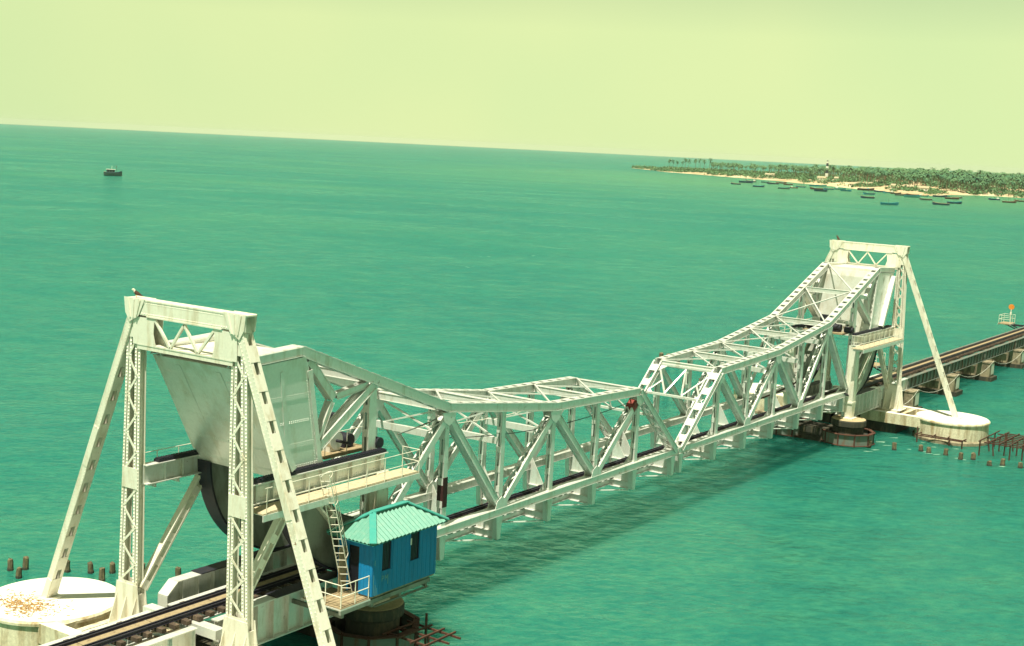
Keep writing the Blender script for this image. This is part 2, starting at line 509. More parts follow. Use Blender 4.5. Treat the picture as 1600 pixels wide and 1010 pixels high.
def plain(name, p, q, parent, w=0.40, h=0.40, mat='paint', studs=True):
    """plated diagonal: I-section seen as two flanges and a riveted web plate"""
    p, q = V3(p), V3(q); d, s, u = frame_dirs(p, q)
    mb = MB()
    for k in (-1, 1):
        mb.bar(p + s * (k * (w / 2 - 0.015)), q + s * (k * (w / 2 - 0.015)), 0.03, h)
    for e in (-1, 1):
        mb.bar(p + u * (e * (h / 2 - 0.06)), q + u * (e * (h / 2 - 0.06)), w - 0.07, 0.02)
        for k in (-1, 1):
            o2 = s * (k * (w / 2 + 0.02)) + u * (e * (h / 2 - 0.02))
            mb.bar(p + o2, q + o2, 0.05, 0.03)
    o = mb.build(name, mat, parent)
    if studs:
        rv = MB()
        for k in (-1, 1):
            for e in (-0.16, 0.10, 0.16):
                c = s * (k * (w / 2 + 0.002)) + u * (e * h * 2)
                rivets(rv, p.lerp(q, 0.06) + c, p.lerp(q, 0.94) + c, s * k, 0.17, 0.03)
        tag(rv.build('rivet_rows', mat, o), kind='stuff')
    return o

def post(name, p, q, parent, w=0.36, dx=0.34, mat='paint'):
    """vertical: two channels back to back with a gap and battens"""
    p, q = V3(p), V3(q)
    mb = MB()
    for k in (-1, 1):
        off = Vector((0, k * (w / 2 - 0.03), 0))
        mb.bar(p + off, q + off, 0.03, dx)
        for e in (-1, 1):
            o2 = Vector((e * (dx / 2 - 0.012), k * (w / 2 - 0.085), 0))
            mb.bar(p + o2, q + o2, 0.10, 0.024)
    L = (q - p).length; k = max(2, round(L / 1.1))
    for i in range(k + 1):
        a = p.lerp(q, max(0.0, (i - 0.16) / k)); b = p.lerp(q, min(1.0, (i + 0.16) / k))
        for e in (-1, 1):
            o2 = Vector((e * (dx / 2 + 0.012), 0, 0))
            mb.bar(a + o2, b + o2, w - 0.04, 0.02)
    return mb.build(name, mat, parent)

def gusset(parent, c, poly, y, mat='paint'):
    mb = MB()
    mb.prism([(c[0] + a, c[1] + b) for a, b in poly], lambda p, t: (p[0], t, p[1]), y - 0.02, y + 0.02)
    return mb.build('gusset_plate', mat, parent)

def rail_pair(parent, x0, x1, zt):
    """running rails with guard rails inside them"""
    for yc, nm in ((HW / 2 - 0.56, 'rail'), (HW / 2 + 0.56, 'rail'), (HW / 2 - 0.36, 'guard_rail'), (HW / 2 + 0.36, 'guard_rail')):
        mb = MB()
        hgt = 0.15 if nm == 'rail' else 0.12
        mb.box(x0, x1, yc - 0.06, yc + 0.06, zt - hgt, zt - hgt + 0.02)
        mb.box(x0, x1, yc - 0.010, yc + 0.010, zt - hgt + 0.02, zt - 0.04)
        mb.box(x0, x1, yc - 0.035, yc + 0.035, zt - 0.04, zt)
        mb.build(nm, 'rail', parent)

SLEEPER = MB().box(-0.12, 0.12, -0.95, 0.95, -0.09, 0.09).mesh('sleeper', 'sleeper')
RAILZ = -0.72
def sleepers(parent, x0, x1, pitch=0.66):
    k = int(round((x1 - x0) / pitch))
    for i in range(k):
        x = x0 + (i + 0.5) * (x1 - x0) / k
        inst('sleeper', SLEEPER, parent, (x + random.uniform(-0.03, 0.03), HW / 2 + random.uniform(-0.06, 0.06), RAILZ - 0.245), (0, 0, random.uniform(-0.02, 0.02)))

RC = (31.3, 4.65); RR = 4.95            # centre and radius of the rolling segment

def build_leaf(s, label):
    """s = -1: leaf on the near side of the joint, +1: far side"""
    leaf = thing('bridge_leaf', (s * 31.3, HW / 2, -0.3), label, 'bridge span', 'rolling lift spans of the railway bridge')
    def T(n, y): return Vector((s * NX[n], y, NH[n]))
    def B(n, y): return Vector((s * NX[n], y, 0.0))
    ytr = (0.0, HW)
    for y in ytr:
        near = y == 0.0
        # chords
        for a, b in ((1, 3), (3, 5), (5, 7)):
            chord('top_chord', T(a, y), T(b, y), leaf)
        chord('bottom_chord', Vector((s * 0.05, y, 0)), Vector((s * 30.4, y, 0)), leaf, 0.42, 0.42, top=False)
        # end post leaning to the joint, open batten plates on its upper face
        chord('end_post', T(1, y), Vector((s * 0.35, y, 0.12)), leaf, 0.52, 0.40, pitch=1.5, hole=0.8)
        laced('laced_diagonal', T(3, y) + Vector((0, 0, -.35)), B(4, y) + Vector((0, 0, .2)), leaf) if s < 0 else laced('laced_diagonal', T(3, y) + Vector((0, 0, -.35)), B(2, y) + Vector((0, 0, .2)), leaf)
        if s < 0:
            laced('laced_diagonal', T(1, y) + Vector((0, 0, -.3)), B(2, y) + Vector((0, 0, .2)), leaf)
            laced('laced_diagonal', T(5, y) + Vector((0, 0, -.4)), B(6, y) + Vector((0, 0, .2)), leaf)
            plain('diagonal', T(3, y) + Vector((0, 0, -.25)), B(2, y) + Vector((0, 0, .2)), leaf)
            plain('diagonal', T(5, y) + Vector((0, 0, -.3)), B(4, y) + Vector((0, 0, .2)), leaf)
        else:
            plain('diagonal', T(1, y) + Vector((0, 0, -.3)), B(2, y) + Vector((0, 0, .2)), leaf)
            laced('laced_diagonal', T(5, y) + Vector((0, 0, -.4)), B(4, y) + Vector((0, 0, .2)), leaf)
            plain('diagonal', T(3, y) + Vector((0, 0, -.25)), B(4, y) + Vector((0, 0, .2)), leaf)
            plain('diagonal', T(5, y) + Vector((0, 0, -.3)), B(6, y) + Vector((-s * .5, 0, .2)), leaf)
        # posts
        for n_ in range(1, 7):
            top_z = T(n_, y)
            rusty = s < 0 and near and n_ == 5
            post('post', B(n_, y) + Vector((0, 0, .18)), T(n_, y) + Vector((0, 0, -.22)), leaf, 0.40 if n_ == 6 else 0.36, 0.5 if n_ == 6 else 0.32)
            if rusty:
                mb = MB(); a = B(n_, y) + Vector((0, 0, 1.2)); b = B(n_, y) + Vector((0, 0, 2.7))
                mb.bar(a, b, 0.37, 0.36)
                tag(mb.build('rust_patch_plate', 'maroon', leaf), 'dark maroon plate riveted round a truss post')
        # the strut work beside the counterweight
        plain('diagonal', T(6, y) + Vector((0, 0, -.25)), Vector((s * 35.3, y, 4.95)), leaf, 0.44, 0.44)
        plain('sub_strut', T(7, y) + Vector((-s * .55, 0, -.45)), Vector((s * 33.2, y, 7.75)), leaf, 0.34, 0.40, studs=False)
        plain('sub_strut', Vector((s * 33.0, y, 7.8)), T(6, y) + Vector((s * .3, 0, -.2)), leaf, 0.30, 0.30, studs=False)
        plain('sub_strut', Vector((s * 33.3, y, 7.6)), Vector((s * 34.4, y, 5.4)), leaf, 0.30, 0.26, studs=False)
        # gusset plates at the joints of the chords
        for n_ in range(1, 7):
            for e in (-1, 1):
                if n_ % 2:
                    gusset(leaf, (s * NX[n_], NH[n_] - 0.30), [(-.55, .1), (.55, .1), (.42, -.35), (0, -.6), (-.42, -.35)], y + e * 0.262)
                else:
                    gusset(leaf, (s * NX[n_], 0.18), [(-.6, -.1), (.6, -.1), (.4, .45), (0, .65), (-.4, .45)], y + e * 0.242)
        # hangers that carry the floor beams, a tapered bracket under every panel point
        for n_ in range(0, 7):
            xx = s * (NX[n_] if n_ else 0.55)
            if n_ == 6: xx = s * 29.6
            mb = MB()
            e = 1 if not near else -1
            mb.prism([(-.27, 0.1), (.27, 0.1), (.13, -1.5), (-.13, -1.5)], lambda p, t, xx=xx: (xx + p[0], t, p[1]), y - 0.16, y - 0.13)
            mb.prism([(-.27, 0.1), (.27, 0.1), (.13, -1.5), (-.13, -1.5)], lambda p, t, xx=xx: (xx + p[0], t, p[1]), y + 0.13, y + 0.16)
            mb.bar((xx - .27, y, -.2), (xx - .14, y, -1.5), 0.30, 0.03)
            mb.bar((xx + .27, y, -.2), (xx + .14, y, -1.5), 0.30, 0.03)
            inner = 1 if near else -1
            mb.prism([(0.1, 0.9), (0.1, -1.5), (1.25, -1.5), (1.25, -1.05)], lambda p, t, xx=xx, y=y, inner=inner: (xx + t, y + inner * p[0], p[1]), -0.034, 0.034)
            mb.build('hanger_bracket', 'paint', leaf)
        # rolling segment: ring plate with a dark tread
        a0, a1 = 180.0, 292.0
        steps = 30
        ring = MB(); outer = []; inner_ = []
        for i in range(steps + 1):
            a = R(a0 + (a1 - a0) * i / steps)
            ri = 2.55 if i < steps * 0.75 else 2.55 + (RR - 0.25 - 2.55) * ((i / steps - 0.75) / 0.25)
            outer.append((-s * RR * math.cos(a) * -1, RR * math.sin(a))); inner_.append((s * ri * math.cos(a), ri * math.sin(a)))
        def P3(pt, t):
            return (s * RC[0] + pt[0], t, RC[1] + pt[1])
        out2 = [(-s * -1 * 0 + (s * -1) * RR * math.cos(R(a0 + (a1 - a0) * i / steps)), RR * math.sin(R(a0 + (a1 - a0) * i / steps))) for i in range(steps + 1)]
        in2 = []
        for i in range(steps + 1):
            a = R(a0 + (a1 - a0) * i / steps)
            f_ = i / steps
            ri = 2.55 if f_ < 0.7 else 2.55 + (RR - 0.35 - 2.55) * (f_ - 0.7) / 0.3
            in2.append((-s * ri * math.cos(a), ri * math.sin(a)))
        for ya, yb in ((y - 0.30, y - 0.27), (y + 0.27, y + 0.30)):
            vs = []; fs = []
            for i in range(steps + 1):
                vs += [P3(out2[i], ya), P3(out2[i], yb), P3(in2[i], ya), P3(in2[i], yb)]
            for i in range(steps):
                b0, b1 = 4 * i, 4 * i + 4
                fs += [(b0, b1, b1 + 2, b0 + 2), (b0 + 1, b0 + 3, b1 + 3, b1 + 1), (b0 + 2, b1 + 2, b1 + 3, b0 + 3), (b0, b0 + 1, b1 + 1, b1)]
            ring.add(vs, fs)
        for i in range(0, steps + 1, 3):
            ring.bar(P3((out2[i][0] * .985, out2[i][1] * .985), y), P3(in2[i], y), 0.52, 0.03)
        for i in range(steps):
            ring.bar(P3(in2[i], y), P3(in2[i + 1], y), 0.60, 0.04)
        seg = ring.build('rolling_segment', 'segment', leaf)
        tread = MB()
        for i in range(steps):
            pa = Vector(P3(out2[i], y)); pb = Vector(P3(out2[i + 1], y))
            ext = (pb - pa) * 0.02
            tread.bar(pa - ext, pb + ext, 0.80, 0.10)
        tread.build('tread', 'dark', seg)
    # counterweight: plated box between the trusses, sloping back face
    prof = [(35.2, 9.80), (39.0, 9.62), (36.22, 4.62), (33.9, 4.30), (34.2, 5.4), (35.0, 9.3)]
    cw = MB(); ya, yb = -0.29, HW + 0.29
    cw.prism([(s * a, b) for a, b in prof], lambda p, t: (p[0], t, p[1]), ya, yb)
    cwo = cw.build('counterweight', 'plate', leaf)
    rv = MB()
    for yy, nn in ((ya, -1), (yb, 1)):
        for a, b in (((35.1, 8.1), (38.0, 8.1)), ((34.9, 7.05), (37.4, 7.05)), ((34.6, 6.0), (36.8, 6.0)), ((34.3, 5.1), (36.3, 5.1)),
                     ((36.6, 9.3), (36.0, 4.9)), ((35.2, 9.3), (34.4, 5.0))):
            for dz in (0, .07):
                rivets(rv, (s * a[0], yy, a[1] + dz), (s * b[0], yy, b[1] + dz), (0, nn, 0), 0.12, 0.03)
    back = Vector((s * (9.62 - 4.62), 0, -(39.0 - 36.22))).normalized()
    for f0 in (0.12, 0.30, 0.50, 0.72, 0.92):
        x_ = 39.0 + (36.22 - 39.0) * f0; z_ = 9.62 + (4.62 - 9.62) * f0
        for dd in (0, .014):
            x2 = x_ + (36.22 - 39.0) * dd; z2 = z_ + (4.62 - 9.62) * dd
            rivets(rv, (s * x2, 0.2, z2), (s * x2, HW - 0.2, z2), back, 0.13, 0.035)
    for yy in (1.1, HW / 2, HW - 1.1):
        rivets(rv, (s * 38.8, yy, 9.3), (s * 36.4, yy, 4.95), back, 0.13, 0.035)
    tag(rv.build('rivet_rows', 'paint', cwo), kind='stuff')
    for yy in (1.1, HW - 1.1):            # lapped seam plates on the sloping back
        MB().bar(Vector((s * 38.85, yy, 9.35)) + back * .012, Vector((s * 36.35, yy, 4.86)) + back * .004, .26, .012).build('seam_plate', 'plate', cwo)
    for yy, nn in ((ya, -1), (yb, 1)):
        for a, b in (((35.05, 8.14), (38.05, 8.14)), ((34.6, 6.04), (36.85, 6.04)), ((36.62, 9.3), (36.02, 4.9))):
            MB().bar((s * a[0], yy, a[1]), (s * b[0], yy, b[1]), .03 if a[1] < 9 else .044, .22).build('seam_plate', 'plate', cwo)
    for y in ytr:
        chord('tail_chord', T(7, y), Vector((s * 39.1, y, 9.86)), leaf, 0.6, 0.40, top=False)
    mb = MB(); mb.box(s * 35.6, s * 38.7, 0.32, HW - 0.32, 9.72, 9.99)
    mb.build('counterweight_cover', 'tower', leaf)
    for y, e in ((0, -1), (HW, 1)):          # stiffened edge post of the counterweight
        laced('edge_post', (s * 34.95, y + e * .12, 9.2), (s * 34.15, y + e * .12, 5.0), leaf, 0.40, 0.26)
    for y, e in ((0, -1), (HW, 1)):          # box flange standing out along the sloping back edge
        mb = MB(); mb.bar((s * 38.35, y + e * .50, 9.35), (s * 36.15, y + e * .50, 5.15), 0.42, 0.30)
        mb.build('tail_post', 'paint', leaf)
    # cross struts and lateral bracing between the top chords
    for n_ in range(1, 7):
        x, z = s * NX[n_], NH[n_]
        mb = MB()
        for e in (-1, 1):
            mb.bar((x + e * .12, .22, z - 0.02), (x + e * .12, HW - .22, z - 0.02), 0.03, 0.34, side=(1, 0, 0))
        mb.bar((x, .2, z + .16), (x, HW - .2, z + .16), 0.34, 0.02, side=(1, 0, 0))
        mb.bar((x, .2, z - .2), (x, HW - .2, z - .2), 0.36, 0.02, side=(1, 0, 0))
        mb.build('cross_strut', 'paint', leaf)
        if n_ in (3, 4, 5):                   # sway frame strut lower down, with knee braces
            zz = z - 1.5 if n_ != 4 else z - 1.9
            mb = MB()
            mb.bar((x, .15, zz), (x, HW - .15, zz), 0.22, 0.34, side=(1, 0, 0))
            mb.build('sway_strut', 'paint', leaf)
            mb = MB()
            mb.bar((x, .2, z - .15), (x, HW - .2, zz), 0.10, 0.08, side=(1, 0, 0))
            mb.bar((x + .06, HW - .2, z - .15), (x + .06, .2, zz), 0.10, 0.08, side=(1, 0, 0))
            mb.build('sway_brace', 'paint', leaf)
    for n_ in range(1, 7):
        a, b = n_, n_ + 1
        dz = 0.13
        for ya_, yb_, oz in ((.2, HW - .2, 0), (HW - .2, .2, .06)):
            if n_ == 6 and oz: continue
            mb = MB()
            mb.bar((s * NX[a], ya_, NH[a] + dz + oz), (s * NX[b], yb_, NH[b] + dz + oz), 0.10, 0.07, side=(0, 1, 0))
            mb.build('lateral_brace', 'paint', leaf)
    # portal frame in the plane of the end posts
    pt = V3((s * NX[1], 0, NH[1])); pb = V3((s * .35, 0, .12))
    def EP(f, y): 
        q = pt.lerp(pb, f); return Vector((q.x, y, q.z))
    for f0 in (0.02, 0.40):
        mb = MB(); mb.bar(EP(f0, .2), EP(f0, HW - .2), 0.20, 0.14, side=(1, 0, 0)); mb.build('portal_strut', 'paint', leaf)
    for ya_, fa, yb_, fb in ((.25, .05, 1.65, .38), (1.65, .38, HW / 2, .05), (HW / 2, .05, HW - 1.65, .38), (HW - 1.65, .38, HW - .25, .05), (.3, .38, 1.0, .22), (HW - .3, .38, HW - 1.0, .22)):
        mb = MB(); mb.bar(EP(fa, ya_), EP(fb, yb_), 0.11, 0.08, side=(1, 0, 0)); mb.build('portal_brace', 'paint', leaf)
    mb = MB()
    for yy in (.3, HW - .3):
        sg = 1 if yy < 1 else -1
        for f0, sz in ((0.03, .55), (.4, -.5)):
            c = EP(f0, yy); d = (pb - pt).normalized()
            mb.add([c + Vector((0, 0, .02)), c + Vector((0, sg * abs(sz), .02)), c + d * sz, c + Vector((0, 0, -.02)), c + Vector((0, sg * abs(sz), -.02)), c + d * sz + Vector((0, 0, -.02))],
                   [(0, 1, 2), (3, 5, 4), (0, 3, 4, 1), (1, 4, 5, 2), (2, 5, 3, 0)])
    mb.build('portal_gusset', 'paint', leaf)
    # floor: cross beams, stringers, bottom laterals, walk plates
    for n_ in range(0, 7):
        xx = s * (NX[n_] if n_ else 0.55)
        if n_ == 6: xx = s * 29.6
        mb = MB()
        mb.box(xx - .02, xx + .02, .16, HW - .16, -1.5, -1.10)
        mb.box(xx - .16, xx + .16, .16, HW - .16, -1.52, -1.49)
        mb.box(xx - .16, xx + .16, .16, HW - .16, -1.11, -1.08)
        mb.build('floor_beam', 'paint', leaf)
    for yc in (HW / 2 - .75, HW / 2 + .75):
        mb = MB()
        mb.box(s * .1, s * 31.0, yc - .015, yc + .015, -1.42, -1.12)
        mb.box(s * .1, s * 31.0, yc - .13, yc + .13, -1.125, -1.095)
        mb.box(s * .1, s * 31.0, yc - .13, yc + .13, -1.45, -1.42)
        mb.build('stringer', 'paint', leaf)
    for n_ in range(0, 6):
        xa = s * (NX[n_] if n_ else .55); xb = s * (NX[n_ + 1] if n_ < 5 else 29.6)
        for ya_, yb_, oz in ((.2, HW - .2, -1.60), (HW - .2, .2, -1.53)):
            mb = MB(); mb.bar((xa, ya_, oz), (xb, yb_, oz), 0.12, 0.05); mb.build('bottom_brace', 'paint', leaf)
    x0, x1 = sorted((s * .15, s * 31.0))
    rail_pair(leaf, x0, x1, RAILZ)
    sleepers(leaf, x0, x1)
    return leaf

leaf_a = build_leaf(-1, 'silver white truss leaf on the cabin side of the joint, nearer the camera')
leaf_b = build_leaf(1, 'silver white truss leaf rising to the far tower beyond the centre joint')

def leaf_extras():
    # red primer on the laced diagonals beside the joint, and the rusted post faces
    for leaf, y in ((leaf_a, 0.0),):
        p = Vector((-NX[1], y, NH[1] - .3)); q = Vector((-NX[2], y, .2))
        a, b = p.lerp(q, 0.08), p.lerp(q, 0.17)
        d, s_, u = frame_dirs(p, q)
        mb = MB(); mb.bar(a + u * .0, b + u * .0, 0.50, 0.44)
        tag(mb.build('primed_sleeve', 'red', leaf), 'red primed sleeve at the head of the laced diagonal')
leaf_extras()

# ------------------------------------------------------------------ towers
XT = 39.4
COLY = (-0.42, HW + 0.42)

def laced_column(tower, x, k, z0, z1, dx=0.34):
    """two riveted channels, the outer one leaning out to the base, zigzag lacing between; k = side of the track"""
    yc = HW / 2
    def inner(z): return yc + k * 2.85
    def outer(z): return yc + k * (3.77 + (3.34 - 3.77) * (z - z0) / (z1 - z0))
    mb = MB()
    for f in (inner, outer):
        a, b = Vector((x, f(z0), z0)), Vector((x, f(z1), z1))
        mb.bar(a, b, 0.04, dx)
        for e in (-1, 1):
            mb.bar(a + Vector((e * (dx / 2 - .015), 0, 0)), b + Vector((e * (dx / 2 - .015), 0, 0)), 0.33, 0.03)
    o = mb.build('column', 'tower', tower)
    n_ = round((z1 - z0 - 1.9) / 0.80)
    for e in (-1, 1):
        for i in range(n_):
            za = z0 + 1.0 + (z1 - z0 - 1.9) * i / n_; zb = z0 + 1.0 + (z1 - z0 - 1.9) * (i + 1) / n_
            f, g = (inner, outer) if (i + (e > 0)) % 2 else (outer, inner)
            MB().bar((x + e * (dx / 2 + .01), f(za) , za), (x + e * (dx / 2 + .01), g(zb), zb), 0.02, 0.10, side=(1, 0, 0)).build('lacing_bar', 'tower', o)
        for za, zb in ((z0 + .1, z0 + 1.0), (z0 + 5.1, z0 + 6.0), (z1 - .9, z1)):
            ya, yb = inner((za + zb) / 2) - k * .12, outer((za + zb) / 2) + k * .12
            MB().box(x + e * (dx / 2 + .022) - .01, x + e * (dx / 2 + .022) + .01, min(ya, yb), max(ya, yb), za, zb).build('stay_plate', 'tower', o)
    rv = MB()
    for e in (-1, 1):
        for f in (inner, outer):
            for off in (-.11, .11):
                rivets(rv, (x + e * (dx / 2 + .002), f(z0) + off, z0 + .2), (x + e * (dx / 2 + .002), f(z1) + off, z1 - .1), (e, 0, 0), 0.15, 0.042)
    for zz in [z0 + .3 + .15 * i for i in range(int((z1 - z0 - .4) / .15))]:
        rivets(rv, (x - .1, inner(zz) - .022, zz), (x + .1, inner(zz) - .022, zz), (0, -1, 0), 0.2, 0.03)
    tag(rv.build('rivet_rows', 'tower', o), kind='stuff')
    ft = MB()                                   # flared foot with stiffeners
    ym = yc + k * 3.3; zb = -2.36
    for e in (-1, 1):
        ft.prism([(-.95, zb), (.95, zb), (.66, z0 + .9), (-.66, z0 + .9)], lambda p, t: (x + t, ym + p[0], p[1]), e * .21 - .015, e * .21 + .015)
    for kk in (-.62, 0, .62):
        ft.prism([(-.75, zb), (.75, zb), (.19, z0 + .5), (-.19, z0 + .5)], lambda p, t: (x + p[0], ym + t, p[1]), kk - .02, kk + .02)
    ft.box(x - .85, x + .85, ym - 1.0, ym + 1.0, zb - .05, zb)
    ft.build('column_foot', 'tower', tower)
    return o

def build_tower(s, label):
    tower = thing('bridge_tower', (s * XT, HW / 2, -1.9), label, 'bridge tower', 'towers of the rolling lift bridge')
    x = s * XT
    ZT = 11.25
    for k in (-1, 1):
        laced_column(tower, x, k, -1.25, ZT)
    # raking legs: two plated sides joined by batten plates with open gaps
    for k, y in ((-1, COLY[0]), (1, COLY[1])):
        a = Vector((x, HW / 2 + k * 2.95, 11.85)); b = Vector((x, HW / 2 + k * 8.9, -2.34))
        d = (b - a).normalized(); out = Vector((0, k, 0)); out = (out - d * out.dot(d)).normalized()
        mb = MB()
        for e in (-1, 1):
            off = Vector((e * .235, 0, 0))
            mb.bar(a + off, b + off, 0.05, 0.34, side=(1, 0, 0))
            for g in (-1, 1):
                o2 = Vector((e * .19, 0, 0)) + out * (g * .16)
                mb.bar(a + o2, b + o2, 0.16, 0.03, side=(1, 0, 0))
        leg = mb.build('raking_leg', 'tower', tower)
        L = (b - a).length; n_ = 13
        for i in range(n_):
            t0, t1 = (i + .02) / n_, (i + .60) / n_
            if i == 0: t0 = 0
            if i == n_ - 1: t1 = 1.0
            for g in (-1, 1):
                m2 = MB()
                m2.bar(a.lerp(b, t0) + out * (g * .182), a.lerp(b, t1) + out * (g * .182), 0.51, 0.02, side=(1, 0, 0))
                m2.build('batten_plate', 'tower', leg)
        for t0, t1, g in ((.40, .53, .025), (.93, 1.0, .03)):     # splice plates half way down, and the shoe
            for e in (-1, 1):
                o2 = Vector((e * .272, 0, 0))
                MB().bar(a.lerp(b, t0) + o2, a.lerp(b, t1) + o2, g, 0.33, side=(1, 0, 0)).build('splice_plate', 'tower', leg)
        MB().box(x - .45, x + .45, b.y - .5, b.y + .55, -2.42, -2.28).build('shoe', 'tower', leg)
        rv = MB()
        for e in (-1, 1):
            for g in (-.14, .14):
                c = Vector((e * .262, 0, 0)) + out * (g * .75)
                rivets(rv, a.lerp(b, .03) + c, a.lerp(b, .97) + c, (e, 0, 0), 0.16, 0.03)
        tag(rv.build('rivet_rows', 'tower', leg), kind='stuff')
        for e in (-1, 1):                       # fan plates where leg, column and beam meet
            gp = MB()
            gp.prism([(y + k * .86, 12.02), (y - k * .42, 12.02), (y - k * .02, 11.28), (y + k * .52, 11.0), (y + k * .78, 11.4)][::k], lambda p, t: (x + t, p[0], p[1]), e * .30 - .012, e * .30 + .012)
            for t_ in (-.22, .12, .46):
                gp.bar((x + e * .325, y + k * (t_ * .50 + .22), 11.2), (x + e * .325, y + k * (t_ * 1.1 + .1), 11.97), .05, .07, side=(1, 0, 0))
            gp.build('corner_plate', 'tower', tower)
    # top beam and the latticed strut below it
    mb = MB()
    mb.box(x - .29, x + .29, COLY[0] - .85, COLY[1] + .85, 11.93, 11.99)
    for e in (-1, 1):
        mb.box(x + e * .25 - .02, x + e * .25 + .02, COLY[0] - .82, COLY[1] + .82, 11.34, 11.93)
    mb.box(x - .29, x + .29, COLY[0] + .5, COLY[1] - .5, 11.28, 11.34)
    tb = mb.build('top_beam', 'tower', tower)
    rv = MB()
    for e in (-1, 1):
        for zz in (11.42, 11.86):
            rivets(rv, (x + e * .272, COLY[0] - .7, zz), (x + e * .272, COLY[1] + .7, zz), (e, 0, 0), 0.14, 0.032)
    tag(rv.build('rivet_rows', 'tower', tb), kind='stuff')
    mb = MB()
    mb.box(x - .25, x + .25, COLY[0] - .1, COLY[1] + .1, 10.08, 10.14)
    for e in (-1, 1):
        mb.box(x + e * .21 - .02, x + e * .21 + .02, COLY[0] - .1, COLY[1] + .1, 9.90, 10.08)
    mb.build('portal_strut', 'tower', tower)
    for k, y in ((1, COLY[0]), (-1, COLY[1])):
        for e in (-1, 1):
            mb = MB()
            mb.prism([(y - k * .35, 11.25), (y + k * .95, 11.25), (y + k * .90, 10.6), (y + k * 1.05, 10.1), (y - k * .35, 10.1)][::k], lambda p, t: (x + t, p[0], p[1]), e * .235 - .012, e * .235 + .012)
            mb.build('portal_gusset', 'tower', tower)
    ys = [COLY[0] + .95, COLY[0] + 1.9, HW / 2, COLY[1] - 1.9, COLY[1] - .95]
    zz = [11.22, 10.14, 11.22, 10.14, 11.22]
    for i in range(4):
        for e in (-1,):
            mb = MB(); mb.bar((x + e * .20, ys[i], zz[i]), (x + e * .20, ys[i + 1], zz[i + 1]), 0.10, 0.10, side=(1, 0, 0)); mb.build('lattice_bar', 'tower', tower)
    # rack girders on both sides, front columns, braces
    for k, y in ((-1, COLY[0]), (1, COLY[1])):
        mb = MB()
        xa, xb = s * 39.3, s * 29.95
        mb.box(xa, xb, y - .02, y + .02, 4.08, 4.86)
        for z_ in (4.05, 4.86):
            mb.box(xa, xb, y - .24, y + .24, z_, z_ + .04)
        for i in range(9):
            xx = s * (38.2 - i * .98)
            mb.box(xx - .015, xx + .015, y - .16, y + .16, 4.09, 4.86)
        g = mb.build('rack_girder', 'paint', tower)
        rk = MB(); rk.box(s * 38.6, s * 30.0, y - .17, y + .17, 4.905, 5.02)
        for i in range(60):
            xx = s * (38.5 - i * .142)
            rk.box(xx - .035, xx + .035, y - .16, y + .16, 5.02, 5.07)
        rk.build('rack', 'dark', g)
        rv = MB()
        for zz_ in (4.16, 4.24, 4.72, 4.80):
            rivets(rv, (xa, y + k * .022, zz_), (xb, y + k * .022, zz_), (0, k, 0), 0.14, 0.032)
        tag(rv.build('rivet_rows', 'paint', g), kind='stuff')
        # front column with tapered foot
        xc = s * 30.35
        mb = MB()
        mb.bar((xc, y, -.75), (xc, y, 4.05), 0.62, 0.72)
        for e in (-1, 1):
            for g_ in (-1, 1):
                mb.bar((xc + e * .37, y + g_ * .26, -.75), (xc + e * .37, y + g_ * .26, 4.05), 0.14, 0.04)
        mb.bar((xc, y, -2.02), (xc, y, -.75), 0.62, 0.52, w2=0.66, h2=0.86)
        mb.bar((xc, y, -.80), (xc, y, -.66), 0.74, 0.94)
        mb.box(xc - .6, xc + .6, y - .5, y + .5, -2.08, -2.0)
        mb.build('front_column', 'tower', tower)
        for p, q in (((s * 39.25, HW / 2 + k * 2.78, -.55), (s * 35.9, y, 4.02)), ((s * 30.9, y, -.2), (s * 34.9, y, 4.02))):
            p, q = V3(p), V3(q); d, sd, u = frame_dirs(p, q)
            mb = MB()
            for e in (-1, 1):
                mb.bar(p + u * (e * .17), q + u * (e * .17), 0.32, 0.09)
            for i in range(5):
                mb.bar(p.lerp(q, i / 5 + .0), p.lerp(q, i / 5 + .07), 0.30, 0.30)
            mb.build('slotted_brace', 'tower', tower)
        # plate girder that carries the rolling segment
        yg = 0.0 if k < 0 else HW
        mb = MB()
        mb.prism([(s * 38.5, -2.15), (s * 38.5, -.95), (s * 37.9, -.45), (s * 30.2, -.45), (s * 30.2, -2.15)], lambda p, t: (p[0], t, p[1]), yg - .02, yg + .02)
        mb.box(s * 37.9, s * 30.2, yg - .30, yg + .30, -.45, -.40)
        mb.bar((s * 38.5, yg, -.93), (s * 37.9, yg, -.425), 0.60, 0.05)
        mb.box(s * 38.52, s * 38.47, yg - .30, yg + .30, -2.15, -.95)
        mb.box(s * 38.5, s * 30.2, yg - .28, yg + .28, -2.2, -2.15)
        tg = mb.build('track_girder', 'paint', tower)
        st = MB().box(-.012, .012, -.26, .26, 0, 1.68).mesh('stiffener', 'paint')
        for i in range(9):
            inst('stiffener', st, tg, (s * (37.6 - i * .92), yg, -2.14))
        tr = MB(); tr.box(s * 36.6, s * 30.2, yg - .34, yg + .34, -.395, -.35)
        tr.build('tread_plate', 'dark', tg)
    # walkway on the outer face
    for k, y in ((-1, COLY[0]), (1, COLY[1])):
        y0, y1 = y + k * .26, y + k * 1.25
        ylo, yhi = min(y0, y1), max(y0, y1)
        mb = MB()
        mb.box(s * 38.9, s * 28.9, ylo, yhi, 3.93, 3.99)
        wk = mb.build('walkway', 'walkboard', tower)
        mb = MB()
        mb.box(s * 38.9, s * 28.9, y1 - .03, y1 + .03, 3.66, 3.93)
        for i in range(8):
            xx = s * (38.4 - i * 1.3)
            mb.box(xx - .04, xx + .04, ylo, yhi, 3.72, 3.92)
        mb.build('edge_beam', 'paint', wk)
